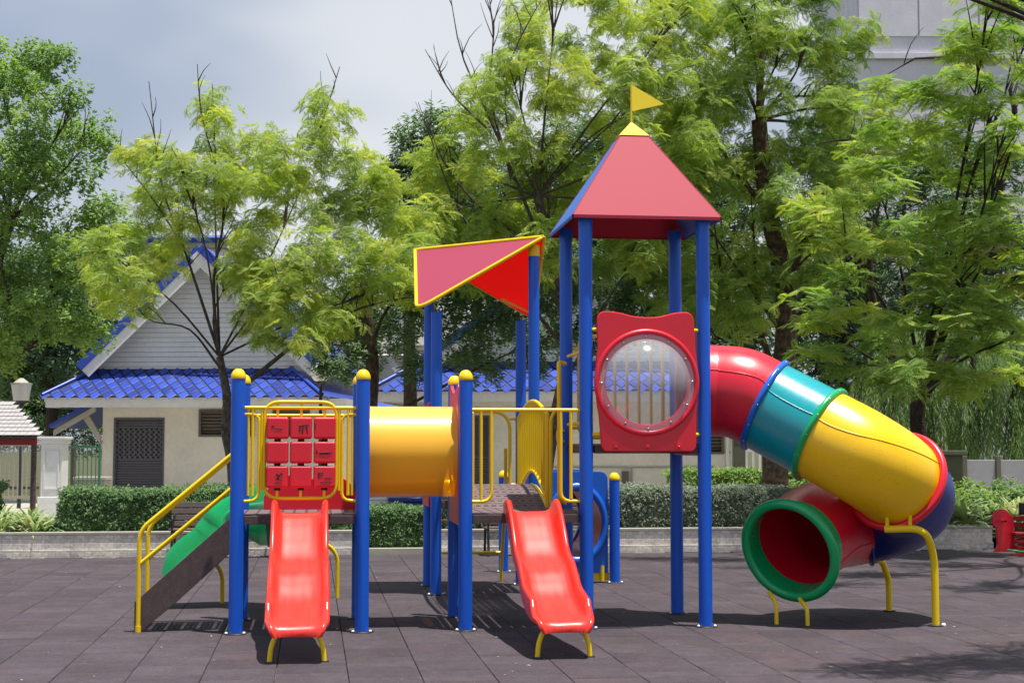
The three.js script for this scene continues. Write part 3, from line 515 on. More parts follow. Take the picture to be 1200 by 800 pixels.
// curved green slide behind the first deck
{
  const g = new THREE.Group(); g.name = 'curved_slide'; play.add(g);
  const P = [V(0.5, 1.0, -1.07), V(0.48, 0.99, -1.5), V(0.34, 0.96, -1.95), V(0.1, 0.925, -2.22), V(-0.1, 0.85, -2.33), V(-0.23, 0.70, -2.34), V(-0.32, 0.565, -2.34), V(-0.45, 0.455, -2.34), V(-0.6, 0.37, -2.34), V(-0.69, 0.27, -2.34), V(-0.75, 0.2, -2.34)];
  const c = new THREE.CatmullRomCurve3(P, false, 'centripetal'), N = 50, fr = []; for (let i = 0; i <= N; i++) { const t = c.getTangentAt(i / N), x = t.clone().cross(V(0, 1, 0)).normalize(), y = x.clone().cross(t).normalize(); x.negate(); fr.push({ p: c.getPointAt(i / N), x: x.negate(), y }); }
  part('chute', sweep(fr, i => { const t = i / N, e = Math.pow(clamp((t - 0.84) / 0.16), 2); return chuteProfile(0.29, 0.075 - 0.02 * e, mix(0.34, 0.05, sm(clamp((t - 0.3) / 0.45))), 0.035).map(([u, v]) => [u, v > 0.02 && u > 0.2 ? v * (3.9 - 1.2 * e) : v]); }), M.green, g);
  const leg = (x, z, y, s) => part('support', pipe([[x, 0, z], [x, y - 0.14, z], [x - s * 0.16, y, z + 0.05], [x - s * 0.4, y, z + 0.1]], 0.022, 0.12), M.yellow, g);
  leg(-0.26, -2.62, 0.44, 0.6); leg(0.9, -3.0, 0.6, 1);
  const s = new THREE.Shape(); s.moveTo(-0.42, 0.93); s.lineTo(0.42, 0.93); s.lineTo(0.42, 1.12); s.quadraticCurveTo(0.3, 1.4, 0, 1.27); s.quadraticCurveTo(-0.3, 1.4, -0.42, 1.12); s.closePath();
  part('entry_panel', extr(s, 0.03).translate(0.62, 0, BZ + 0.06), M.redPanel, g);
  part('entry_rail', pipe([[0.06, 1.86, BZ], [1.0, 1.86, BZ]], 0.016), M.yellow, g);
}

// three levels at most: what hangs below a sub-part moves up to its part
play.updateMatrixWorld(true);
for (const g of play.children) for (const m of [...g.children]) for (const c of [...m.children]) g.attach(c);

// ------------------------------------------------------------------ low crawl unit behind the tower
{
  const u = thing('crawl_unit', 'low blue crawl through unit with oval hole panel and yellow capped posts', 'play equipment', V(3.5, 0, -5.2));
  const W = (x, y, z) => [x - 3.5, y, z + 5.2];
  for (const [x, z, h] of [[4.12, -4.36, 1.2], [3.03, -6.06, 1.2], [4.16, -6.06, 1.05], [3.2, -4.62, 1.05]]) {
    const p = part('post', new THREE.CylinderGeometry(0.06, 0.06, h, 24).translate(0, h / 2, 0), M.blue, u); p.position.set(...W(x, 0, z)); part('cap', capGeo, M.yellow, p).position.y = h; part('base_plate', plateGeo, M.darkSteel, p);
    for (let k = 0; k < 3; k++) { const b = part('bolt_cap', boltGeo, M.white, p), a = k * 2.094 + 0.5; b.position.set(Math.cos(a) * 0.085, 0.006, Math.sin(a) * 0.085); }
  }
  for (const z of [-4.42, -5.96]) {
    const s = new THREE.Shape(); s.moveTo(-0.41, 0.12); s.lineTo(0.36, 0.12); s.lineTo(0.36, 1.18); s.quadraticCurveTo(0.36, 1.28, 0.26, 1.28); s.lineTo(-0.31, 1.28); s.quadraticCurveTo(-0.41, 1.28, -0.41, 1.18); s.closePath();
    const h = new THREE.Path(); h.absellipse(0, 0.68, 0.3, 0.4, 0, Math.PI * 2, true); s.holes.push(h);
    const m = part('panel', extr(s, 0.04).translate(W(3.68, 0, 0)[0], 0, z + 5.2), M.bluePl, u);
    part('hole_rim', new THREE.TorusGeometry(0.335, 0.04, 10, 48).scale(1, 1.27, 1).translate(W(3.68, 0, 0)[0], 0.68, z + 5.2 + 0.045), M.bluePl, m);
  }
  part('tunnel', new THREE.CylinderGeometry(0.32, 0.32, 1.5, 40, 1, true).rotateX(Math.PI / 2).scale(1, 1.25, 1).translate(W(3.68, 0, 0)[0], 0.68, 0.03), M.red, u);
  part('foot_frame', [box(...[W(3.4, 0, 0)[0], W(4.06, 0, 0)[0]], 0.03, 0.12, 0.76, 0.8, 0.01), pipe([W(3.98, 0.02, -4.4), W(3.98, 0.2, -4.4)], 0.03)], M.yellow, u);
  part('cross_rail', pipe([W(3.03, 1.1, -6.06), W(4.16, 1.02, -6.06)], 0.02), M.yellow, u);
}
// ------------------------------------------------------------------ red spring rider at the edge
{
  const p = groundAt(1196, 22.3); const r = thing('spring_rider', 'red spring rider with dark seat back standing by the end of the planter wall', 'spring rider', p, -0.12);
  const s = new THREE.Shape(); s.moveTo(-0.19, 0.06); s.lineTo(0.14, 0.06); s.lineTo(0.13, 0.5); s.quadraticCurveTo(0.12, 0.57, 0.07, 0.58); s.quadraticCurveTo(0.02, 0.68, -0.09, 0.66); s.quadraticCurveTo(-0.22, 0.62, -0.2, 0.5); s.quadraticCurveTo(-0.21, 0.42, -0.14, 0.41); s.lineTo(-0.13, 0.2); s.quadraticCurveTo(-0.12, 0.13, -0.19, 0.06);
  part('front_panel', extr(s, 0.04).rotateY(0.25).translate(-0.24, 0, -0.05), M.redPanel, r);
  part('rear_panel', extr(s, 0.04).scale(1.15, 1.0, 1).rotateY(0.2).translate(0.2, 0.02, 0.14), M.redPanel, r);
  for (let k = 0; k < 3; k++) part('side_slat', box(-0.2, 0.3, 0.3 + k * 0.1, 0.37 + k * 0.1, -0.12 + k * 0.01, -0.09 + k * 0.01, 0.008), M.maroon, r);
  part('seat', box(-0.14, 0.28, 0.3, 0.34, -0.08, 0.13, 0.01), M.maroon, r);
  part('seat_back', box(0.02, 0.32, 0.58, 0.76, -0.2, -0.14, 0.02), M.black, r);
  part('seat_post', box(0.12, 0.2, 0.34, 0.58, -0.19, -0.15), M.black, r);
  part('handle', pipe([[-0.28, 0.5, -0.2], [-0.28, 0.5, 0.14]], 0.014), M.redPanel, r);
  part('foot_rest', pipe([[-0.3, 0.1, 0.23], [0.3, 0.03, 0.25]], 0.012), M.green, r);
  const pts = []; for (let i = 0; i <= 80; i++) { const a = i / 80 * 6.283 * 4; pts.push(V(Math.cos(a) * 0.1, 0.02 + i / 80 * 0.32, Math.sin(a) * 0.1)); } part('spring', new THREE.TubeGeometry(new THREE.CatmullRomCurve3(pts), 160, 0.016, 8), M.redPanel, r);
  part('base_plate', cyl(0, 0, 0.02, 0, 0.16), M.redPanel, r);
}
// ------------------------------------------------------------------ benches
function bench(x, z, label) {
  const b = thing('park_bench', label, 'bench', V(x, 0, z), 0, 'benches along the planter wall');
  for (let i = 0; i < 4; i++) part('back_slat', new RoundedBoxGeometry(1.5, 0.075, 0.025, 2, 0.006).rotateX(-0.22).translate(0, 0.47 + i * 0.088, -0.2 - i * 0.022), M.timber, b);
  for (let i = 0; i < 4; i++) part('seat_slat', new RoundedBoxGeometry(1.5, 0.025, 0.085, 2, 0.006).translate(0, 0.4, -0.13 + i * 0.1), M.timber, b);
  for (const s of [-0.7, 0.7]) { const l = part('leg', [pipe([[s, 0, -0.26], [s, 0.38, -0.19], [s, 0.8, -0.29]], 0.018, 0.06), pipe([[s, 0, 0.26], [s, 0.1, 0.22], [s, 0.38, 0.2], [s, 0.38, -0.19]], 0.018, 0.05)], M.black, b); part('armrest', pipe([[s, 0.38, 0.2], [s, 0.58, 0.2], [s, 0.6, -0.22]], 0.016, 0.06), M.black, l); }
  return b;
}
bench(-0.62, -9.1, 'brown slatted bench with black iron legs behind the stairs and green slide');
bench(3.85, -9.0, 'brown slatted bench with black legs half hidden behind the second red slide');

// ------------------------------------------------------------------ houses
function wing(o) {
  const h = thing('house', o.label, 'house', groundAt(o.px, o.d), -0.2);
  const { xl, xr, el, er, gc, gh, yE, ridge } = o, D = o.depth || 7, f0 = yE - 0.29;
  const s = new THREE.Shape([[xl, 0], [xr, 0], [xr, yE - 0.05], [xl, yE - 0.05]].map(a => new THREE.Vector2(...a)));
  for (const [a, b, c, d] of [...o.doors, ...o.windows]) s.holes.push(new THREE.Path([[a, c], [a, d], [b, d], [b, c]].map(q => new THREE.Vector2(...q))));
  const wl = part('wall', [metric(new THREE.ExtrudeGeometry(s, { depth: 0.18, bevelEnabled: false }).translate(0, 0, -0.18)), box(xl, xl + 0.18, 0, yE - 0.06, -D, -0.181), box(xr - 0.18, xr, 0, yE - 0.06, -D, -0.181), box(xl + 0.18, xr - 0.18, 0, yE - 0.06, -D, -D + 0.18)], M.wall, h);
  part('inner_partition', box(xl + 0.2, xr - 0.2, 0, yE - 0.1, -2.6, -2.5), M.wall, h);
  for (const [a, b, c, d] of o.doors) { // roller shutter
    const dr = part('shutter_door', [box(a - 0.05, a, c, d + 0.05, -0.1, 0.02), box(b, b + 0.05, c, d + 0.05, -0.1, 0.02), box(a, b, d, d + 0.05, -0.1, 0.02)], M.shutter, h);
    const sl = []; for (let y = c; y < d - 0.005; y += 0.066) { const row = Math.round((y - c) / 0.066), up = y > mix(c, d, 0.55) && y < d - 0.25;
      if (!up) sl.push(box(a + 0.002, b - 0.002, y, y + 0.058, -0.09, -0.06, 0.01)); else { const n = 9, w = (b - a) / n; for (let i = 0; i < n; i++) sl.push(box(a + i * w + (row % 2 ? w * 0.35 : 0), Math.min(b - 0.003, a + i * w + w * 0.6 + (row % 2 ? w * 0.35 : 0)), y + 0.006, y + 0.06, -0.09, -0.06)); sl.push(box(a + 0.002, b - 0.002, y - 0.008, y + 0.008, -0.085, -0.065)); } }
    part('slat_curtain', sl, M.shutter, dr);
    part('backing', box(a, b, c, d, -0.2, -0.19), M.louver, dr);
  }
  for (const [a, b, c, d] of o.windows) {
    const w = part('louvre_window', [box(a - 0.04, a + 0.02, c - 0.04, d + 0.04, -0.12, 0.025), box(b - 0.02, b + 0.04, c - 0.04, d + 0.04, -0.12, 0.025), box(a + 0.02, b - 0.02, d - 0.02, d + 0.04, -0.12, 0.025), box(a + 0.02, b - 0.02, c - 0.04, c + 0.02, -0.12, 0.03)], M.louver, h);
    for (let y = c + 0.03; y < d - 0.06; y += 0.085) part('slat', new THREE.BoxGeometry(b - a - 0.04, 0.085, 0.012).rotateX(0.7).translate((a + b) / 2, y + 0.04, -0.07), M.louver, w);
  }
  // eaves: fascia, soffit and lower roof skirt of diamond tiles
  part('fascia', [box(el, er, f0, f0 + 0.15, 0.87, 0.92), box(el - 0.02, er + 0.02, f0 + 0.15, yE, 0.86, 0.955), box(el, el + 0.05, f0, yE - 0.004, -D, 0.868), box(er - 0.05, er, f0, yE - 0.004, -D, 0.868)], M.trim, h);
  part('soffit', box(el + 0.06, er - 0.06, f0 + 0.04, f0 + 0.07, -D, 0.86), M.trim, h);
  const yT = yE + 0.74, zT = -0.12, zB = 1.0, hx = o.hip;
  const A = V(el - 0.06, yE, zB), B = V(er + 0.06, yE, zB), C = V(er - hx, yT, zT), Dd = V(el + hx, yT, zT);
  const sk = part('skirt_roof', polySlab([A, B, C, Dd], 0.05), M.roofBase, h);
  part('hip_roof', [polySlab([V(el - 0.06, yE, -D), A.clone(), Dd.clone(), V(el + hx, yT, -D)], 0.05), polySlab([B.clone(), V(er + 0.06, yE, -D), V(er - hx, yT, -D), C.clone()], 0.05)], M.roofTile[1], h);
  const sl = V(0, yT - yE, zT - zB), L = sl.length(), up = sl.clone().normalize(), nrm = V(0, -up.z, up.y).normalize();
  const tw = 0.33, tl = 0.235, diamond = extr(new THREE.Shape([[0, -tl], [tw / 2, 0], [0, tl], [-tw / 2, 0]].map(a => new THREE.Vector2(a[0] * 0.8, a[1] * 0.8))), 0.014, 0.003);
  const basis = new THREE.Matrix4().makeBasis(V(1, 0, 0), up, nrm), r = rng(o.px); let count = 0; const rest = [];
  for (let row = 0; row * tl < L - 0.02; row++) for (let i = 0; ; i++) {
    const x = el + i * tw + (row % 2) * tw / 2, v = row * tl + 0.02; const t = v / L; if (x > er + 0.1) break; if (x < el - 0.06 + t * (hx + 0.06) + 0.02 || x > er + 0.06 - t * (hx + 0.06) - 0.02) continue;
    const p = A.clone().addScaledVector(up, v).setX(x).addScaledVector(nrm, 0.004); const m4 = basis.clone().setPosition(p);
    if (count++ < 290) { const m = part('roof_tile', diamond, M.roofTile[Math.floor(r() * 4)], sk); m.applyMatrix4(m4); } else rest.push(diamond.clone().applyMatrix4(m4));
  }
  if (rest.length) stuff(part('roof_tiles', rest, M.roofTile[0], sk));
  for (const [p, q] of [[A, Dd], [B, C]]) part('hip_cap', pipe([p.clone().add(V(0, 0.03, 0)), q.clone().add(V(0, 0.03, 0))], 0.05, 0.05, 8), M.roofTile[2], sk);
  // steep gable with white boards
  const y0 = yT - 0.06, zg = -0.15, hwAt = y => gh * (ridge - y) / (ridge - y0); const bh = 0.128;
  const gb = part('gable_wall', polySlab([V(gc - gh, y0, zg), V(gc + gh, y0, zg), V(gc, ridge, zg)], 0.1), M.trim, h);
  for (let y = y0; y < ridge - 0.2; y += bh) { const a = hwAt(y), b = hwAt(y + bh - 0.012); const bd = polySlab([V(gc - a, y, zg + 0.034), V(gc + a, y, zg + 0.034), V(gc + b, y + bh - 0.012, zg + 0.014), V(gc - b, y + bh - 0.012, zg + 0.014)], 0.012); part('siding_board', bd, M.siding, gb); }
  const rf = new THREE.Group(); rf.name = 'gable_roof'; h.add(rf); const ov = 0.32;
  for (const k of [-1, 1]) {
    const dir = V(k * gh, y0 - ridge, 0).normalize(), n = V(-k * dir.y, k * dir.x, 0).multiplyScalar(1); if (n.y < 0) n.negate();
    const tip = V(gc, ridge + 0.12, 0), len = Math.hypot(gh, ridge - y0) + 0.12, end = tip.clone().addScaledVector(dir, len); end.x += k * 0.15; end.y += 0.05;
    const Z = (v, z, e = 0) => v.clone().addScaledVector(n, e).setZ(z);
    part('roof_slab', polySlab([Z(tip, ov, 0.0), Z(tip, -D, 0.0), Z(end, -D, 0.0), Z(end, ov, 0.0)], 0.07), M.roofTile[1], rf);
    part('barge_tile', polySlab([Z(tip, ov + 0.08, 0.12), Z(end, ov + 0.08, 0.12), Z(end, ov + 0.08, -0.1), Z(tip, ov + 0.08, -0.1)], 0.09), M.roofTile[0], rf);
    part('barge_board', polySlab([Z(tip, ov + 0.05, -0.1), Z(end, ov + 0.05, -0.1), Z(end, ov + 0.05, -0.36), Z(tip, ov + 0.05, -0.36)], 0.05), M.trim, rf);
    part('verge_soffit', polySlab([Z(tip, ov + 0.02, -0.14), Z(end, ov + 0.02, -0.14), Z(end, -0.14, -0.14), Z(tip, -0.14, -0.14)], 0.03), M.trim, rf);
  }
  return h;
}
const houseA = wing({ label: 'white gabled house with grey roller shutter and blue diamond tile skirt roof', px: 245, d: 40, xl: -2.85, xr: 3.6, el: -4.05, er: 3.1, hip: 1.0, gc: -0.2, gh: 2.95, yE: 2.86, ridge: 6.6, doors: [[-2.5, -1.25, 0, 2.27]], windows: [[-0.25, 1.15, 1.86, 2.5], [1.7, 2.6, 1.86, 2.5]] });
part('porch_roof', polySlab([V(-4.15, 2.05, 0.3), V(-3.15, 2.6, 0.3), V(-3.15, 2.6, -3), V(-4.15, 2.05, -3)].reverse(), 0.09), M.roofTile[1], houseA);
part('porch_beam', [polySlab([V(-4.1, 1.85, 0.2), V(-3.0, 2.48, 0.2), V(-3.0, 2.62, 0.2), V(-4.1, 2.0, 0.2)], 0.1), polySlab([V(-3.35, 2.3, 0.1), V(-2.87, 1.62, 0.1), V(-2.87, 1.85, 0.1), V(-3.2, 2.38, 0.1)], 0.1)], M.concrete, houseA);
wing({ label: 'beige house with pipe and louvres behind the tower and grey green hedge', px: 672, d: 38.4, xl: -3.75, xr: 4.05, el: -4.9, er: 4.5, hip: 1.05, gc: 0, gh: 3.5, yE: 2.96, ridge: 6.2, doors: [[-2.75, -2.15, 0, 2.3]], windows: [[-1.3, -0.2, 1.9, 2.5], [2.55, 3.7, 1.42, 2.3]] });
{ // details on the beige house are things of their own
  const q = thing('wall_pipe', 'thin grey pipe running along the beige house wall', 'pipe', groundAt(672, 38.4), -0.2);
  part('conduit', pipe([[-0.5, 1.05, 0.03], [3.5, 1.05, 0.03]], 0.018), M.concrete, q); part('meter_box', box(1.2, 1.38, 0.55, 0.95, 0.002, 0.1, 0.01), M.louver, q); part('riser', pipe([[1.45, 0.0, 0.03], [1.45, 1.05, 0.03]], 0.018), M.concrete, q);
}
function block(name, label, cat, px, d, w, h, dep, mat, fn) { const t = thing(name, label, cat, groundAt(px, d), -0.129); fn(t, w, h, dep); return t; }
// pale buildings farther off
block('apartment_building', 'pale grey concrete tower block high above the trees at the right', 'building', 1150, 85, 0, 0, 0, null, t => {
  part('wall', box(-6.5, 14, 0, 38, -12, 0), M.tower, t);
  for (let i = 0; i < 6; i++) part('panel', box(-6.4 + i * 3.4, -3.1 + i * 3.4, 24.6, 37.5, 0.0, 0.12), M.tower, t);
  part('ledge', box(-6.8, 14.2, 23.3, 23.6, 0, 0.25), M.tower, t);
});
block('office_building', 'pale building with small blue roof behind the gabled house', 'building', 225, 62, 0, 0, 0, null, t => {
  part('wall', box(-2.6, 1.2, 0, 9.6, -8, 0), M.trim, t); part('roof', polySlab([V(-2.8, 10, 0.4), V(1.4, 10, 0.4), V(0.6, 10.7, -4), V(-1.6, 10.7, -4)], 0.2), M.roofTile[1], t);
  part('cornice', box(-2.75, 1.35, 9.6, 9.95, -8.1, 0.3), M.concrete, t);
  for (let k = 0; k < 3; k++) for (let i = 0; i < 2; i++) { const w = part('window', box(-2 + i * 1.9, -0.8 + i * 1.9, 2 + k * 2.6, 3.5 + k * 2.6, -0.05, 0.04), M.trim, t); part('pane', box(-1.92 + i * 1.9, -0.88 + i * 1.9, 2.08 + k * 2.6, 3.42 + k * 2.6, 0.04, 0.05), M.glassDark, w); }
});
block('service_building', 'white building with outside stair seen in the gap between the two houses', 'building', 425, 52, 0, 0, 0, null, t => {
  part('wall', box(-3.4, 3.4, 0, 6.2, -6, 0), M.trim, t); for (const y of [2.4, 3.6, 4.8]) part('ledge', box(-3.5, 3.5, y, y + 0.18, 0, 0.5), M.concrete, t);
  part('stair_beam', polySlab([V(0.3, 5.2, 0.9), V(1.9, 3.0, 0.9), V(1.9, 3.3, 0.9), V(0.3, 5.5, 0.9)], 0.15), M.trim, t); part('hand_rail', pipe([[0.2, 4.6, 0.9], [3.4, 4.6, 0.9]], 0.04), M.trim, t);
  for (let i = 0; i < 3; i++) { const w = part('window', box(-3 + i * 2.1, -1.7 + i * 2.1, 0.9, 2.1, -0.05, 0.05), M.concrete, t); part('pane', box(-2.9 + i * 2.1, -1.8 + i * 2.1, 1.0, 2.0, 0.05, 0.06), M.glassDark, w); }
});
block('kiosk', 'small kiosk with low blue roof between the houses', 'kiosk', 428, 44, 0, 0, 0, null, t => { part('wall', box(-0.8, 0.8, 0, 2.5, -1.6, 0), M.trim, t); part('roof', polySlab([V(-1.2, 2.5, 0.5), V(1.2, 2.5, 0.5), V(0.8, 3.0, -0.8), V(-0.8, 3.0, -0.8)], 0.1), M.roofTile[2], t); part('counter', box(-0.75, 0.75, 0.9, 1.0, 0.002, 0.3), M.concrete, t); });

// pavilion at the far left
{
  const t = thing('pavilion', 'open pavilion with grey tile roof and red beam behind the white pillar', 'pavilion', groundAt(-12, 34), -0.129);
  const roof = part('roof', polySlab([V(-2.6, 1.78, 1.2), V(1.45, 1.78, 1.2), V(0.2, 2.55, -0.6), V(-1.6, 2.55, -0.6)], 0.05), M.timber, t);
  for (let k = 0; k < 9; k++) { const f = k / 9, g = (k + 1) / 9 + 0.02, X0 = mix(-2.62, -1.6, f), X1 = mix(1.47, 0.2, f), n = 26; for (let i = 0; i < n; i++) { const xa = mix(X0, X1, i / n) + 0.004, xb = mix(X0, X1, (i + 1) / n) - 0.004; part('roof_tile', polySlab([V(xa, mix(1.8, 2.57, f) + 0.02, mix(1.22, -0.6, f)), V(xb, mix(1.8, 2.57, f) + 0.02, mix(1.22, -0.6, f)), V(xb, mix(1.8, 2.57, g), mix(1.22, -0.6, g)), V(xa, mix(1.8, 2.57, g), mix(1.22, -0.6, g))], 0.014), M.greyTile, roof); } }
  part('eave_beam', box(-2.5, 1.36, 1.6, 1.77, 1.02, 1.14, 0.01), M.maroon, t);
  for (const [x, z] of [[-2.3, 1], [1.28, 1], [-0.6, 1], [1.28, -2], [-0.6, -2]]) part('column', cyl(x, 0, 1.62, z, 0.06), M.timber, t);
  part('brace', polySlab([V(-0.55, 1.1, 1.03), V(-0.45, 1.1, 1.03), V(-0.05, 1.6, 1.03), V(-0.3, 1.6, 1.03)], 0.06), M.maroon, t);
  const sc = part('screen', box(-2.4, 1.2, 0.35, 0.42, -2.05, -2.0), M.concrete, t); for (let i = 0; i < 34; i++) part('bar', box(-2.35 + i * 0.105, -2.32 + i * 0.105, 0.42, 1.6, -2.04, -2.01), M.concrete, sc);
  part('back_rail', box(-2.4, 1.2, 1.58, 1.62, -2.05, -2.0), M.concrete, t);
  part('floor_slab', box(-2.5, 1.4, -0.04, 0.12, -2.2, 1.2), M.concrete, t);
}
{ const t = thing('gate_pillar', 'square white panelled gate pillar beside the green gate', 'pillar', groundAt(64, 28), -0.129); const w = 0.21;
  part('shaft', box(-w + 0.02, w - 0.02, 0.66, 1.62, -0.2, 0.19, 0.005), M.trim, t); part('base', box(-w - 0.03, w + 0.03, 0, 0.66, -0.24, 0.22, 0.01), M.trim, t); part('cap', [box(-w - 0.02, w + 0.02, 1.62, 1.7, -0.22, 0.22, 0.008), box(-w - 0.045, w + 0.045, 1.7, 1.75, -0.25, 0.25, 0.008)], M.trim, t);
  for (const [a, b, c, d] of [[-0.14, -0.115, 0.8, 1.5], [0.115, 0.14, 0.8, 1.5], [-0.115, 0.115, 1.475, 1.5], [-0.115, 0.115, 0.8, 0.825]]) part('moulding', box(a, b, c, d, 0.185, 0.205), M.trim, t); }
{ const t = thing('metal_gate', 'green metal bar gate between the white pillar and the house', 'gate', groundAt(97, 29.5), -0.129);
  part('frame', [box(-0.34, -0.3, 0.3, 1.6, -0.02, 0.02), box(0.3, 0.34, 0.0, 1.6, -0.02, 0.02), box(-0.3, 0.3, 1.54, 1.58, -0.02, 0.02), box(-0.3, 0.3, 0.34, 0.38, -0.02, 0.02), box(-0.34, -0.3, 0, 0.3, -0.02, 0.02)], M.gateGreen, t); for (let i = 0; i < 7; i++) part('bar', box(-0.24 + i * 0.08, -0.225 + i * 0.08, 0.38, 1.54, -0.008, 0.008), M.gateGreen, t); }
{ const t = thing('concrete_block', 'pale concrete block at the corner of the shutter house', 'block', groundAt(104, 33), -0.129); part('body', box(-0.3, 0.35, 0, 0.85, -0.5, 0, 0.02), M.concrete, t); part('top_slab', box(-0.33, 0.38, 0.85, 0.92, -0.53, 0.03, 0.01), M.concrete, t); }
{ const p = groundAt(23, 38); const t = thing('lantern_post', 'white lantern with dark cap on a post behind the pavilion roof', 'street lamp', p, -0.129);
  part('pole', cyl(0, 0, 2.7, 0, 0.05, 0.035), M.darkSteel, t); part('lamp_shade', new THREE.CylinderGeometry(0.25, 0.19, 0.4, 6).translate(0, 2.9, 0), new THREE.MeshPhysicalMaterial({ color: '#e9e6e2', roughness: 0.4, transmission: 0.3, thickness: 0 }), t); part('lamp_cap', [cyl(0, 3.1, 3.14, 0, 0.27, 0.27, 6), cyl(0, 3.14, 3.26, 0, 0.2, 0.05, 6)], M.concrete, t); part('collar', cyl(0, 2.64, 2.7, 0, 0.13, 0.17, 8), M.darkSteel, t); }
{ const p = groundAt(375, 30); const t = thing('globe_lamp', 'white globe lamp on a slim post among the leaves beside the house', 'street lamp', p); part('pole', cyl(0, 0, 2.85, 0, 0.04, 0.03), M.darkSteel, t); part('globe', new THREE.SphereGeometry(0.2, 28, 20).translate(0, 3.02, 0), new THREE.MeshPhysicalMaterial({ color: '#f4f2ee', roughness: 0.3, transmission: 0.35, thickness: 0 }), t); part('collar', cyl(0, 2.78, 2.85, 0, 0.07, 0.1), M.darkSteel, t); }
{ const p = groundAt(477, 27); const t = thing('storage_bin', 'blue plastic bin with lid behind the small hedge', 'bin', p); part('body', box(-0.31, 0.31, 0, 0.6, -0.4, 0, 0.03), M.navy, t); part('lid', box(-0.33, 0.33, 0.6, 0.68, -0.42, 0.02, 0.02), M.navy, t); }
{ const p = groundAt(442, 27.5); const t = thing('white_box', 'white box beside the blue bin behind the small hedge', 'box', p); part('body', box(-0.18, 0.2, 0, 0.62, -0.4, 0, 0.02), M.trim, t); part('lid', box(-0.2, 0.22, 0.62, 0.66, -0.42, 0.02, 0.01), M.trim, t); }
// boundary wall and pillar at the right
{ const t = thing('boundary_wall', 'grey panel boundary wall with dark posts under the weeping foliage', 'wall', groundAt(1165, 31), -0.129);
  for (let i = 0; i < 8; i++) { const x = -0.6 + i * 0.68; part('panel', box(x + 0.05, x + 0.63, 0.0, 1.3, -0.08, 0, 0.01), M.greyPanel, t); part('post', box(x - 0.045, x + 0.045, 0, 1.38, -0.12, 0.05, 0.008), M.olive, t); } }
{ const t = thing('wall_pillar', 'olive grey square pillar with flat cap beside the panel wall', 'pillar', groundAt(1117, 27), -0.129); part('shaft', box(-0.17, 0.17, 0, 1.42, -0.34, 0, 0.01), M.olive, t); part('cap', box(-0.24, 0.24, 1.42, 1.5, -0.4, 0.06, 0.01), M.olive, t); }
{ const t = thing('wall_pillar', 'dark brown square pillar at the corner of the beige house', 'pillar', groundAt(867, 34), -0.129); part('shaft', box(-0.13, 0.13, 0, 1.95, -0.26, 0, 0.01), M.olive, t); part('cap', box(-0.17, 0.17, 1.95, 2.02, -0.3, 0.04, 0.01), M.olive, t); }
{ const t = thing('bar_fence', 'pale vertical bar fence behind the forked tree trunk', 'fence', groundAt(905, 46), -0.129); for (let i = 0; i < 16; i++) part('bar', box(-1.2 + i * 0.2, -1.14 + i * 0.2, 0.1, 1.9, -0.03, 0.03), M.trim, t); part('rail', [box(-1.3, 2.0, 1.6, 1.66, -0.06, -0.03), box(-1.3, 2.0, 0.3, 0.36, -0.06, -0.03)], M.trim, t); part('foot_wall', box(-1.3, 2.0, 0, 0.1, -0.1, 0.1), M.concrete, t); }

// ------------------------------------------------------------------ plants
function leafTri(out, base, dir, side, len, wid, droop, fold = 0.25) { // one folded leaf of four faces
  const n = V(0, 0, 0).crossVectors(side, dir).normalize(), mid = base.clone().addScaledVector(dir, len * 0.5).addScaledVector(V(0, -1, 0), droop * 0.3 * len), tip = base.clone().addScaledVector(dir, len).addScaledVector(V(0, -1, 0), droop * len);
  const a = mid.clone().addScaledVector(side, wid / 2).addScaledVector(n, wid * fold), b = mid.clone().addScaledVector(side, -wid / 2).addScaledVector(n, wid * fold); const t = (p, q, s) => out.push(p.x, p.y, p.z, q.x, q.y, q.z, s.x, s.y, s.z);
  t(base, a, mid); t(mid, a, tip); t(base, mid, b); t(mid, tip, b);
}
const geoOf = pos => { const g = new THREE.BufferGeometry(); g.setAttribute('position', new THREE.Float32BufferAttribute(pos, 3)); g.computeVertexNormals(); return g; };
function twigGeo(seed, n, spread, len, wid) { // small branchlet of broad leaves, about 1 unit across
  const r = rng(seed), o = []; for (let i = 0; i < n; i++) { const y = r() * 0.9 - 0.35, a = r() * 6.283, d = V(Math.cos(a), mix(-0.5, 0.7, r()), Math.sin(a)).normalize(), side = V(0, 1, 0).cross(d).normalize(); side.addScaledVector(d.clone().cross(side), (r() - 0.5) * 1.6).normalize(); leafTri(o, V(Math.cos(a) * spread * r(), y * 0.6, Math.sin(a) * spread * r()), d, side, len * mix(0.7, 1.2, r()), wid * mix(0.75, 1.2, r()), 0.3 * r()); } return geoOf(o);
}
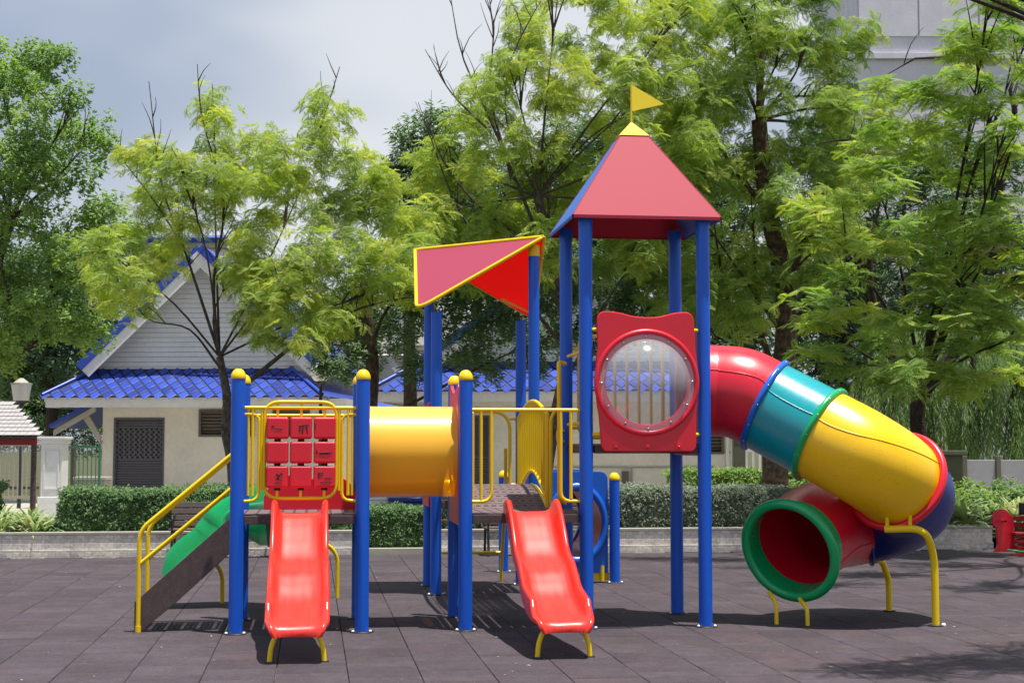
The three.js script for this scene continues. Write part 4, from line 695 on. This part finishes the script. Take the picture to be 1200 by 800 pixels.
function sprayGeo(seed, nf, len, pw, droop, rise, pairs = 9) { // whorl of feathery compound leaves round a shoot tip
  const r = rng(seed), o = [];
  for (let f = 0; f < nf; f++) {
    const a = f / nf * 6.283 + r() * 0.7, L = len * mix(0.7, 1.1, r()), el = mix(rise - 0.25, rise + 0.35, r()), h = V(Math.cos(a), 0, Math.sin(a)), s = V(-Math.sin(a), 0, Math.cos(a));
    const roll = (r() - 0.5) * 0.9, pt = t => h.clone().multiplyScalar(L * t * Math.cos(el * (1 - t * 0.5))).add(V(0, L * (Math.sin(el) * t - droop * t * t), 0));
    for (let k = 1; k <= pairs; k++) for (const q of [-1, 1]) {
      const t = k / pairs * 0.97, b = pt(t), fw = pt(Math.min(1.02, t + 0.05)).sub(pt(t - 0.05)).normalize(), sd = s.clone().applyAxisAngle(fw, roll).multiplyScalar(q), d = sd.clone().multiplyScalar(0.86).addScaledVector(fw, 0.5).normalize(), wl = pw * Math.pow(Math.sin(Math.PI * mix(0.2, 0.9, t)), 0.7) * mix(0.8, 1.15, r());
      const side = fw.clone().addScaledVector(d, -fw.dot(d)).normalize(); const m = b.clone().addScaledVector(d, wl * 0.45), tip = b.clone().addScaledVector(d, wl).add(V(0, -wl * 0.22, 0)), w = L / pairs * 0.36; const A = m.clone().addScaledVector(side, w), B = m.clone().addScaledVector(side, -w).add(V(0, 0.004, 0));
      o.push(b.x, b.y, b.z, A.x, A.y, A.z, tip.x, tip.y, tip.z, b.x, b.y, b.z, tip.x, tip.y, tip.z, B.x, B.y, B.z);
    }
  }
  return geoOf(o);
}
function weepGeo(seed) { const r = rng(seed), o = []; for (let s = 0; s < 5; s++) { const x = (r() - 0.5) * 0.5, z = (r() - 0.5) * 0.5, L = mix(0.7, 1.1, r()); for (let k = 0; k < 11; k++) { const y = -k / 11 * L, a = r() * 6.283, d = V(Math.cos(a) * 0.45, -0.9, Math.sin(a) * 0.45).normalize(), sd = V(-Math.sin(a), 0, Math.cos(a)); leafTri(o, V(x + (r() - 0.5) * 0.06, y, z + (r() - 0.5) * 0.06), d, sd, mix(0.16, 0.26, r()), 0.034, 0.1); } } return geoOf(o); }
const LEAF = {
  broad: [twigGeo(1, 26, 0.25, 0.3, 0.16), twigGeo(2, 26, 0.25, 0.3, 0.15)],
  slim: [twigGeo(3, 30, 0.22, 0.34, 0.1), twigGeo(4, 30, 0.22, 0.34, 0.11)],
  hedge: [twigGeo(5, 26, 0.3, 0.34, 0.16), twigGeo(6, 26, 0.3, 0.32, 0.18)],
  feather: [sprayGeo(7, 6, 0.6, 0.19, 0.35, 0.5, 9), sprayGeo(8, 5, 0.55, 0.2, 0.5, 0.3, 9)],
  flame: [sprayGeo(9, 5, 0.6, 0.17, 0.14, 0.12, 12), sprayGeo(10, 6, 0.6, 0.16, 0.18, 0.1, 12)],
  weep: [weepGeo(11), weepGeo(12)],
};
const leafMats = { a: leafMat('#ffffff', 0.62, 0.98), b: leafMat('#ffffff', 0.5, 0.95) };
function foliage(parent, name, kind, clumps, seed, mat, size, dens, cols, o = {}) {
  // clumps: [centre, rx, ry, rz]; leaves spread through each clump's volume, denser to its outside
  const r = rng(seed), list = [[], []];
  for (const [c, rx, ry, rz] of clumps) {
    const n = Math.round(dens * 3.1 * Math.pow(rx * ry * rz, 0.72) / (size * size)) + 3, tone = r();
    for (let i = 0; i < n; i++) {
      const u = r() * 2 - 1, a = r() * 6.283, q = Math.sqrt(1 - u * u), k = Math.pow(r(), o.core || 0.4) * mix(0.8, 1.12, r()); const dir = V(q * Math.cos(a), u, q * Math.sin(a));
      const p = c.clone().add(V(dir.x * rx * k, dir.y * ry * k, dir.z * rz * k)); list[Math.floor(r() * 2)].push({ p, dir, tone, s: size * mix(0.7, 1.25, r()), e: [r(), r(), r(), r()] });
    }
  }
  const ob = new THREE.Object3D(), out = [];
  list.forEach((l, v) => {
    if (!l.length) return; const im = new THREE.InstancedMesh(LEAF[kind][v], mat, l.length);
    l.forEach((t, i) => {
      ob.position.copy(t.p); const tilt = o.tilt ?? 0.5; const upv = V(t.dir.x * tilt + (t.e[0] - 0.5) * (0.4 + tilt), 1, t.dir.z * tilt + (t.e[1] - 0.5) * (0.4 + tilt)).normalize(); if (o.wild) upv.set(t.e[0] - 0.5, t.e[1] - 0.3, t.e[3] - 0.5).normalize();
      ob.quaternion.setFromUnitVectors(V(0, 1, 0), upv); ob.rotateY(t.e[2] * 6.283); ob.scale.setScalar(t.s); ob.updateMatrix(); im.setMatrixAt(i, ob.matrix);
      const w = clamp(t.tone * 0.5 + t.e[3] * 0.6 - 0.05), c = w < 0.5 ? cols[0].clone().lerp(cols[1], w * 2) : cols[1].clone().lerp(cols[2], w * 2 - 1); im.setColorAt(i, c);
    });
    im.name = name; im.userData.kind = 'stuff'; parent.add(im); out.push(im);
  });
  return out;
}
const COL = {
  feather: [lin(0.23, 0.37, 0.035), lin(0.41, 0.54, 0.045), lin(0.62, 0.66, 0.06)],
  featherGreen: [lin(0.19, 0.33, 0.035), lin(0.31, 0.45, 0.04), lin(0.5, 0.57, 0.05)],
  flame: [lin(0.17, 0.33, 0.03), lin(0.30, 0.47, 0.035), lin(0.54, 0.6, 0.05)],
  broad: [lin(0.13, 0.26, 0.032), lin(0.21, 0.37, 0.04), lin(0.34, 0.48, 0.05)],
  dark: [lin(0.06, 0.14, 0.032), lin(0.1, 0.2, 0.042), lin(0.16, 0.28, 0.06)],
  weep: [lin(0.12, 0.22, 0.06), lin(0.19, 0.31, 0.08), lin(0.28, 0.40, 0.11)],
  hedge: [lin(0.07, 0.17, 0.045), lin(0.11, 0.235, 0.055), lin(0.18, 0.31, 0.08)],
  greyHedge: [lin(0.16, 0.21, 0.13), lin(0.22, 0.275, 0.18), lin(0.31, 0.36, 0.24)],
};
function crownFill(poly, step, seed, o = {}) { // clumps spread over a crown outline, staggered in depth
  const r = rng(seed), out = [], inside = (x, y) => { let c = false; for (let i = 0, j = poly.length - 1; i < poly.length; j = i++) { const [a, b] = poly[i], [e, f] = poly[j]; if ((b > y) !== (f > y) && x < (e - a) * (y - b) / (f - b) + a) c = !c; } return c; };
  const xs = poly.map(p => p[0]), ys = poly.map(p => p[1]); const x0 = Math.min(...xs), x1 = Math.max(...xs), y0 = Math.min(...ys), y1 = Math.max(...ys), ys2 = step * (o.flat ? 0.62 : 0.9);
  for (let y = y0; y < y1; y += ys2) for (let x = x0; x < x1; x += step) { const px = x + (r() - 0.5) * step * 1.1, py = y + (r() - 0.5) * ys2 * 1.1; if (!inside(px, py) || r() < (o.skip ?? 0.14)) continue; const k = mix(0.6, 1.05, r()); out.push([px, py, step * 1.15 * k, step * (o.flat ? 0.5 : 1.0) * k, (o.d || 27) + (r() - 0.5) * (o.deep || 2.6)]); }
  return out;
}
// a tree laid out from its trunk line and crown clumps, in world metres
function tree(o) {
  const base = groundAt(o.base[0], o.d), t = thing(o.name, o.label, 'tree', base, 0, o.group), L = q => q.clone().sub(base), r = rng(o.seed);
  const tp = [V(0, -0.05, 0), ...o.trunk.map(([x, y, d]) => L(at(x, y, d || o.d)))], top = tp[tp.length - 1];
  const tr = part('trunk', taper(tp, o.r, o.r * 0.55, 12, 16), o.bark, t);
  const cl = o.clumps.map(([x, y, rx, ry, d, dz]) => { const dd = d || o.d, k = dd / CAM.f; return [L(at(x, y, dd)), rx * k, ry * k, (dz || (rx + ry) / 2) * k]; });
  cl.forEach(([c, rx, ry], ci) => { if (o.every && ci % o.every) return;
    const j = Math.min(tp.length - 1, 1 + Math.floor(r() * (tp.length - 1))); const s = (c.y > top.y - 0.4 ? top : tp[j]).clone(); const m = s.clone().lerp(c, 0.5).add(V((r() - 0.5) * 0.5, 0.25 * r() * c.distanceTo(s) * 0.4, (r() - 0.5) * 0.5));
    const g = [taper([s, m, c], Math.min(o.r * 0.2, 0.04), 0.008, 6, 9)];
    for (let k = 0; k < (o.twigs ?? 5); k++) { const e = c.clone().add(V((r() - 0.5) * 1.7 * rx, (r() - 0.2) * 1.3 * ry, (r() - 0.5) * 1.4 * rx)), f = m.clone().lerp(c, 0.3 + 0.7 * r()); g.push(taper([f, f.clone().lerp(e, 0.55).add(V(0, 0.08, 0)), e], 0.018, 0.005, 4, 4)); }
    part('limb', g, o.bark, t);
  });
  (o.bare || []).forEach(l => { // leafless branches against the sky
    const pts = l.pts.map(([x, y, d]) => L(at(x, y, d || o.d))); const g = [taper(pts, l.r || 0.03, l.r1 || 0.006, 6, 12)], cv = new THREE.CatmullRomCurve3(pts);
    for (let k = 0; k < (l.n ?? 5); k++) { const f = cv.getPoint(0.3 + 0.65 * r()), e = f.clone().add(V((r() - 0.5) * 0.7, 0.25 + r() * 0.5, (r() - 0.5) * 0.5)); g.push(taper([f, f.clone().lerp(e, 0.5).add(V((r() - 0.5) * 0.1, 0.03, 0)), e], 0.011, 0.003, 4, 4)); }
    part('bare_branch', g, l.bark || o.bark, t);
  });
  for (const f of o.leaves) foliage(t, 'crown', f.kind, f.pick ? cl.filter((_, i) => f.pick(i)) : cl, o.seed + 7, f.mat || leafMats.a, f.size, f.dens, f.col, f);
  return t;
}

tree({ name: 'broadleaf_tree', label: 'dense bright green broadleaf tree left of the gabled house', seed: 11, base: [-45, 0], d: 31, r: 0.2, bark: M.barkBrown, trunk: [[-40, 480], [-25, 380], [10, 260]],
  every: 6, clumps: crownFill([[-60,60],[0,45],[35,34],[75,72],[112,92],[116,150],[100,190],[106,232],[140,230],[156,262],[150,305],[125,360],[110,400],[70,425],[48,440],[10,436],[-60,440]], 34, 11, { d: 31, skip: 0.06 }),
  leaves: [{ kind: 'broad', size: 0.34, dens: 5.0, col: COL.broad }] });
tree({ name: 'feathery_tree', label: 'slender feathery yellow green tree rising behind the stairs in front of the white gable', seed: 21, base: [278, 0], d: 25, r: 0.11, bark: M.barkGrey, trunk: [[272, 545], [264, 505], [266, 465], [257, 418]],
  every: 14, clumps: crownFill([[98,305],[120,252],[165,238],[158,172],[186,148],[206,200],[236,190],[244,108],[266,95],[286,160],[320,142],[345,100],[372,94],[405,132],[436,140],[448,190],[476,230],[492,280],[488,335],[460,360],[420,352],[372,400],[330,400],[305,400],[285,345],[262,300],[230,268],[206,285],[200,335],[180,368],[130,362],[105,340]], 30, 21, { d: 25, skip: 0.08, deep: 2.2 }).concat([[320, 360, 42, 34, 24], [352, 395, 36, 26, 24], [302, 332, 36, 32, 24.2], [388, 378, 36, 28, 24.2], [284, 305, 34, 30, 24.4], [345, 325, 40, 34, 24], [315, 395, 26, 20, 24]]),
  bare: [{ pts: [[258, 420], [235, 350], [215, 290], [190, 220], [174, 95]], r: 0.03, n: 10 }, { pts: [[255, 410], [250, 330], [262, 240], [235, 130], [231, 75]], r: 0.032, n: 9 }, { pts: [[262, 470], [300, 440], [350, 400], [400, 370], [455, 352], [520, 345]], r: 0.05, n: 9 }, { pts: [[257, 430], [220, 385], [175, 375], [155, 355]], r: 0.025, n: 2 }, { pts: [[215, 290], [180, 235], [125, 165]], r: 0.022, n: 3 }, { pts: [[375, 150], [385, 120], [398, 78]], r: 0.018, n: 3 }],
  leaves: [{ kind: 'feather', size: 0.33, dens: 6.6, col: COL.feather, tilt: 1.1 }] });
tree({ name: 'dark_tree', label: 'dark green tree with brown trunk between the two houses', seed: 31, base: [434, 0], d: 28, r: 0.17, bark: M.barkBrown, trunk: [[432, 500], [436, 420], [430, 370], [428, 330]],
  every: 6, clumps: crownFill([[368,435],[374,350],[440,318],[520,300],[600,310],[665,340],[672,445],[640,452],[610,402],[560,432],[520,425],[480,440],[460,412],[430,442],[395,442]], 34, 31, { d: 28.5, skip: 0.1 }).concat([[690, 325, 44, 40, 29], [722, 368, 40, 38, 29], [752, 328, 44, 40, 29.5], [700, 395, 30, 28, 29], [640, 320, 40, 34, 29], [760, 385, 34, 34, 29.5], [545, 320, 40, 36, 29]]),
  bare: [{ pts: [[436, 400], [455, 360], [490, 330], [520, 300]], r: 0.04 }],
  leaves: [{ kind: 'slim', size: 0.38, dens: 7, col: COL.dark }] });
tree({ name: 'feathery_tree', label: 'tall yellow green feathery tree with leaning grey trunk behind the two play roofs', seed: 41, base: [628, 0], d: 27, r: 0.13, bark: M.barkGrey, trunk: [[640, 550], [655, 470], [664, 420], [655, 330], [630, 230]],
  every: 6, clumps: crownFill([[462,340],[466,270],[482,215],[505,160],[542,140],[538,92],[570,100],[600,62],[608,0],[640,-25],[805,-25],[835,80],[835,205],[800,265],[720,335],[640,335],[560,335]], 33, 41, { d: 27, skip: 0.12 }),
  bare: [{ pts: [[640, 300], [600, 200], [570, 130], [540, 60], [527, -10]], r: 0.04, n: 8 }, { pts: [[600, 210], [575, 110], [578, 40], [572, -12]], r: 0.035, n: 9 }, { pts: [[570, 150], [530, 110], [498, 58]], r: 0.022, n: 6 }, { pts: [[590, 90], [612, 40], [640, -10]], r: 0.02, n: 4 }, { pts: [[655, 330], [610, 280], [560, 240], [520, 190], [500, 140]], r: 0.045, n: 8 }, { pts: [[655, 400], [600, 330], [540, 250], [490, 120]], r: 0.04, n: 10 }, { pts: [[655, 350], [645, 270], [640, 200]], r: 0.06, n: 4 }],
  leaves: [{ kind: 'feather', size: 0.36, dens: 6.6, col: COL.feather, tilt: 1.1 }] });
tree({ name: 'feathery_tree', label: 'large green feathery tree with thick brown trunk above the red tube bend', seed: 51, base: [912, 0], d: 29, r: 0.26, bark: M.barkBrown, trunk: [[908, 560], [912, 470], [922, 400], [918, 330], [900, 240], [890, 140]],
  every: 6, clumps: crownFill([[775,-25],[1012,-25],[1030,60],[1002,120],[992,230],[982,335],[930,362],[890,392],[830,385],[760,385],[715,335],[775,230],[785,100]], 34, 51, { d: 29, skip: 0.1 }),
  bare: [{ pts: [[918, 340], [940, 290], [950, 240], [985, 160]], r: 0.07, n: 6 }, { pts: [[905, 470], [870, 400], [850, 340], [835, 250]], r: 0.09, n: 8 }, { pts: [[912, 450], [890, 380], [885, 300], [880, 220]], r: 0.07, n: 6 }, { pts: [[890, 140], [892, 60], [880, -20]], r: 0.08, n: 5 }, { pts: [[900, 250], [845, 175], [800, 100]], r: 0.06, n: 6 }],
  leaves: [{ kind: 'feather', size: 0.38, dens: 7, col: COL.featherGreen, tilt: 1.1 }] });
tree({ name: 'flame_tree', label: 'spreading flame tree with flat layered fronds and dark forked trunk at the right', seed: 61, base: [1078, 0], d: 25.5, r: 0.2, bark: M.barkDark, trunk: [[1078, 520], [1076, 478], [1080, 455]], twigs: 4,
  every: 6, clumps: crownFill([[940,250],[1000,172],[1012,112],[1060,92],[1090,50],[1130,42],[1150,-15],[1215,-15],[1215,432],[1150,462],[1080,462],[1000,452],[950,440],[938,370],[960,310]], 36, 61, { d: 22.8, skip: 0.2, deep: 3, flat: true }),
  bare: [{ pts: [[1080, 462], [1100, 435], [1140, 380], [1150, 300], [1175, 200], [1160, 140], [1130, 72], [1075, 68], [1035, 90]], r: 0.13, r1: 0.006, n: 12 }, { pts: [[1078, 465], [1055, 430], [1030, 380], [1020, 300], [1040, 200]], r: 0.11, n: 8 }, { pts: [[1150, 300], [1195, 290], [1260, 310]], r: 0.13, r1: 0.1, n: 3 }, { pts: [[1175, 200], [1190, 130], [1185, 100], [1215, 70]], r: 0.09, n: 8 }, { pts: [[1160, 140], [1120, 115], [1095, 140], [1070, 165]], r: 0.06, n: 6 }, { pts: [[1140, 380], [1090, 330], [1060, 310], [1000, 300]], r: 0.05, n: 6 }, { pts: [[1040, 200], [1000, 165], [950, 170]], r: 0.04, n: 5 }, { pts: [[1020, 300], [985, 340], [975, 400]], r: 0.025, n: 5, bark: M.barkGrey }, { pts: [[1130, 350], [1100, 370], [1065, 430]], r: 0.02, n: 4, bark: M.barkGrey }],
  leaves: [{ kind: 'flame', size: 0.42, dens: 7.5, col: COL.flame, tilt: 0.45, core: 0.7 }] });
tree({ name: 'flame_tree', label: 'flame tree beyond the right edge whose canopy shades the paving by the rider', seed: 71, base: [1330, 0], d: 20, r: 0.22, bark: M.barkDark, trunk: [[1330, 450], [1320, 250], [1300, 60]], twigs: 3,
  clumps: [[1050, -60, 90, 20, 20], [1150, -90, 100, 22, 18.5], [1250, -70, 100, 24, 20], [960, -70, 70, 18, 21], [1100, -110, 90, 20, 17.2], [1300, -60, 90, 24, 17], [1200, -20, 90, 20, 22], [1020, -40, 80, 18, 23], [1350, -90, 90, 24, 22], [900, -55, 60, 16, 21.5]],
  leaves: [{ kind: 'flame', size: 0.66, dens: 5.5, col: COL.flame, tilt: 0.15, core: 0.7 }] });
tree({ name: 'flame_tree', label: 'flame tree beyond the right edge that shades the near corner of the tiles', seed: 81, base: [1800, 0], d: 11, r: 0.2, bark: M.barkDark, trunk: [[1800, 300], [1750, 0], [1650, -250]], twigs: 2,
  clumps: [[1300, -260, 120, 30, 11], [1400, -300, 130, 30, 10.6], [1530, -260, 140, 34, 11], [1650, -320, 140, 34, 11], [1420, -270, 120, 30, 11.6], [1240, -290, 90, 26, 10.6]],
  leaves: [{ kind: 'flame', size: 0.62, dens: 6, col: COL.flame, tilt: 0.15, core: 0.7 }] });
{ // weeping tree screen behind the right wall
  const spots = [[1040, 33, 470], [1090, 34, 455], [1140, 33, 465], [1190, 34, 455], [1235, 33, 460]];
  spots.forEach(([x, d, y], i) => tree({ name: 'weeping_tree', label: ['weeping narrow leaved tree just right of the small block wall', 'weeping narrow leaved tree directly behind the dark forked flame tree trunk', 'weeping narrow leaved tree behind the first panels of the grey wall', 'weeping narrow leaved tree behind the middle of the grey panel wall', 'weeping narrow leaved tree behind the far end of the grey panel wall'][i], group: 'weeping trees behind the grey wall', seed: 91 + i, base: [x, 0], d, r: 0.1, bark: M.barkDark, trunk: [[x, 500], [x, 440], [x, 400]], twigs: 2, clumps: [[x, y, 36, 52], [x + 12, y - 50, 36, 44], [x - 10, y + 45, 34, 30]], leaves: [{ kind: 'weep', size: 0.72, dens: 16, col: COL.weep, tilt: 0.05, mat: leafMats.b }] }));
}
{ // the farther green behind everything
  const spots = [[700, 46, [[680, 330, 70, 60], [730, 400, 60, 60], [660, 250, 70, 60], [740, 280, 70, 60], [700, 180, 80, 60], [640, 330, 60, 60]], 'dark tree far behind the tower posts and beige house roof'],
    [840, 44, [[820, 400, 60, 60], [860, 330, 70, 60], [800, 300, 60, 60], [850, 230, 70, 60], [880, 420, 50, 50], [830, 470, 50, 40], [800, 200, 60, 60]], 'dark tree far behind the red tube bend'],
    [985, 40, [[960, 380, 60, 60], [1010, 340, 60, 60], [980, 270, 70, 60], [950, 450, 40, 44], [1020, 430, 50, 50], [990, 180, 70, 60], [930, 330, 50, 60], [960, 500, 50, 40], [920, 480, 40, 40]], 'dark tree far behind the teal and green tube rings'],
    [1120, 38, [[1090, 340, 70, 60], [1150, 380, 70, 60], [1110, 260, 70, 60], [1180, 300, 60, 60], [1060, 410, 60, 50], [1160, 200, 60, 44], [1080, 190, 60, 44], [1190, 420, 60, 50]], 'dark tree far behind the flame tree fork'],
    [560, 46, [[540, 220, 60, 50], [580, 300, 60, 60], [530, 310, 60, 60], [600, 240, 60, 60], [500, 270, 50, 50]], 'dark tree farthest behind the folded play roof'],
    [480, 36, [[470, 300, 50, 50], [500, 250, 45, 50], [480, 190, 40, 45], [510, 160, 36, 40], [540, 230, 45, 50], [530, 300, 50, 50], [455, 240, 30, 40]], 'dark tree behind the folded play roof and gap between the houses'],
    [-20, 60, [[-20, 470, 60, 60], [40, 480, 60, 50], [100, 490, 50, 45], [60, 440, 60, 50], [0, 400, 60, 60]], 'dark tree far behind the metal gate'],
    [60, 44, [[30, 330, 70, 70], [90, 360, 50, 60], [110, 290, 40, 50], [50, 430, 60, 40], [0, 430, 60, 50], [125, 400, 30, 40]], 'dark tree far behind the pavilion']];
  spots.forEach(([x, d, cl, label], i) => tree({ name: 'far_tree', label, seed: 121 + i, base: [x, 0], d, r: 0.2, bark: M.barkDark, trunk: [[x, 480], [x, 400], [x, 300]], twigs: 2, clumps: cl, leaves: [{ kind: 'slim', size: 0.55, dens: 9, col: COL.dark, mat: leafMats.b }] }));
}
// hedges: clipped boxes filled with leafy shoots
function hedge(name, label, x0, x1, y0, y1, z0, z1, kind, size, per, cols, seed) {
  const t = thing(name, label, 'hedge', V((x0 + x1) / 2, 0, (z0 + z1) / 2)); const w = (x1 - x0) / 2, d = (z1 - z0) / 2, r = rng(seed);
  const st = []; for (let i = 0; i < Math.ceil(w * 6); i++) { const x = mix(-w, w, r()), z = mix(-d, d, r()) * 0.7; st.push(taper([V(x, y0 - 0.05, z), V(x + (r() - 0.5) * 0.2, (y0 + y1) / 2, z), V(x + (r() - 0.5) * 0.4, y1 - 0.1, z)], 0.012, 0.004, 4, 4)); } part('stems', st, M.barkDark, t);
  const n = Math.round(per * (x1 - x0) * ((y1 - y0) + (z1 - z0))), ob = new THREE.Object3D(), parts = [0, 1].map(v => new THREE.InstancedMesh(LEAF[kind][v], leafMats.b, n));
  parts.forEach(im => { for (let i = 0; i < n; i++) { const f = r(), x = mix(-w, w, r()), bump = 0.1 * (noise3((x + x0) * 2.3, seed, 3) - 0.5) + (r() > 0.985 ? 0.1 * r() : 0); const top = f > 0.62, inn = f < 0.24; if (inn) ob.position.set(x, mix(y0, y1 - 0.08, r()), mix(-d + 0.1, d - 0.1, Math.sqrt(r()))); else ob.position.set(x, top ? y1 + bump - 0.06 * r() : mix(y0 - 0.02, y1, r()), top ? mix(-d, d, r()) : d + bump - 0.1 * r()); ob.rotation.set(top ? (r() - 0.5) : 1.1 + (r() - 0.5), r() * 6.283, (r() - 0.5)); ob.scale.setScalar(size * mix(0.7, 1.3, r())); ob.updateMatrix(); im.setMatrixAt(i, ob.matrix); const q = r(); im.setColorAt(i, q < 0.5 ? cols[0].clone().lerp(cols[1], q * 2) : cols[1].clone().lerp(cols[2], q * 2 - 1)); } im.name = 'foliage'; im.userData.kind = 'stuff'; t.add(im); });
  return t;
}
hedge('hedge', 'dark green clipped hedge behind the bench and stairs', -3.0, 1.2, 0.28, 0.9, -11.2, -9.75, 'hedge', 0.16, 330, COL.hedge, 201);
hedge('hedge', 'small dark hedge at ground level between the planter walls below the yellow tunnel', 1.3, 2.5, 0.05, 0.62, -10.8, -9.72, 'hedge', 0.15, 380, COL.hedge, 202);
hedge('hedge', 'grey green clipped hedge behind the tower posts', 2.6, 8.4, 0.38, 0.88, -11.2, -9.85, 'hedge', 0.16, 330, COL.greyHedge, 203);
hedge('hedge', 'bright green low hedge in front of the bar fence beyond the beige house corner', 8.2, 12.5, 0.0, 1.0, -19.5, -18.4, 'hedge', 0.25, 120, COL.broad, 204);
hedge('hedge', 'low hedge in front of the pavilion screen', -9.5, -5.6, 0.0, 0.8, -19.6, -18.8, 'hedge', 0.2, 120, COL.hedge, 205);
// strappy lilies and leafy border plants
function lilyGeo(seed, n, len, wid) { const r = rng(seed), o = []; for (let i = 0; i < n; i++) { const a = r() * 6.283, el = mix(0.5, 1.35, r()), L = len * mix(0.6, 1.1, r()), h = V(Math.cos(a), 0, Math.sin(a)), s = V(-h.z, 0, h.x); let pl, pr; const S = 5; for (let k = 0; k <= S; k++) { const t = k / S, c = h.clone().multiplyScalar(L * t * Math.cos(el)).add(V(0, L * (Math.sin(el) * t - 0.5 * t * t), 0)), w = wid * Math.sin(Math.PI * mix(0.25, 1, t)) * 0.5 + 0.001, l = c.clone().addScaledVector(s, w), q = c.clone().addScaledVector(s, -w).add(V(0, 0.004, 0)); if (k) o.push(pl.x, pl.y, pl.z, pr.x, pr.y, pr.z, q.x, q.y, q.z, pl.x, pl.y, pl.z, q.x, q.y, q.z, l.x, l.y, l.z); pl = l; pr = q; } } return geoOf(o); }
const lilies = [lilyGeo(301, 34, 0.62, 0.05), lilyGeo(302, 30, 0.58, 0.055), lilyGeo(303, 38, 0.66, 0.045)], lilyMats = [leafMat(lin(0.28, 0.38, 0.1)), leafMat(lin(0.18, 0.3, 0.06)), leafMat(lin(0.38, 0.43, 0.15))];
{
  const r = rng(310);
  const put = (x, z, s, label, group) => { const t = thing('lily_plant', label, 'plant', V(x, 0.26, z), r() * 6, group); t.scale.setScalar(s); stuff(part('leaves', lilies[Math.floor(r() * 3)], lilyMats[Math.floor(r() * 3)], t)); part('stalk', taper([V(0, -0.05, 0), V(0.01, 0.06, 0), V(0, 0.14, 0.01)], 0.03, 0.014, 6, 4), M.barkBrown, t); };
  for (let i = 0; i < 26; i++) put(mix(-4.6, -3.05, (i + r() * 0.8) / 26), mix(-9.85, -11.4, r()), mix(0.95, 1.4, r()), 'pale green strap leaved lily in the planter left of the dark hedge', 'lilies left of the dark hedge');
  for (let i = 0; i < 34; i++) put(mix(8.7, 13.2, (i + r()) / 34), mix(-9.9, -12.2, r()), mix(1.2, 1.9, r()), 'green strap leaved plant in the bed in front of the grey panel wall', 'plants in front of the grey wall');
}
{ // leafy shrubs filling the bed in front of the grey wall
  const r = rng(331);
  for (let i = 0; i < 9; i++) { const x = mix(9.0, 14.2, (i + 0.5 * r()) / 9), z = mix(-10.9, -12.6, r()), k = mix(0.42, 0.62, r()); const t = thing('leafy_shrub', 'bright green leafy shrub among the strap leaved plants by the grey wall', 'shrub', V(x, 0.1, z), 0, 'shrubs in front of the grey wall'); part('stems', [0, 1, 2, 3].map(q => taper([V(0, 0, 0), V(Math.cos(q * 1.6) * 0.1, k * 0.6, Math.sin(q * 1.6) * 0.1), V(Math.cos(q * 1.6) * 0.25, k * 1.2, Math.sin(q * 1.6) * 0.25)], 0.016, 0.005, 5, 5)), M.barkBrown, t); foliage(t, 'foliage', 'broad', [[V(0, k * 0.9, 0), k, k * 0.85, k]], 340 + i, leafMats.a, 0.3, 14, COL.broad, {}); }
}
{ const q = thing('drain_pipe', 'pale drain pipe down the right corner of the beige house', 'pipe', groundAt(672, 38.4), -0.2); part('downpipe', pipe([[3.82, 0.02, 0.06], [3.82, 2.6, 0.06]], 0.045), M.trim, q); for (const y of [0.5, 1.4, 2.3]) part('bracket', box(3.75, 3.89, y, y + 0.05, 0.002, 0.03), M.concrete, q); }
scene.traverse(o => { if (o.isMesh) { o.castShadow = true; o.receiveShadow = true; } });
renderer.render(scene, camera);
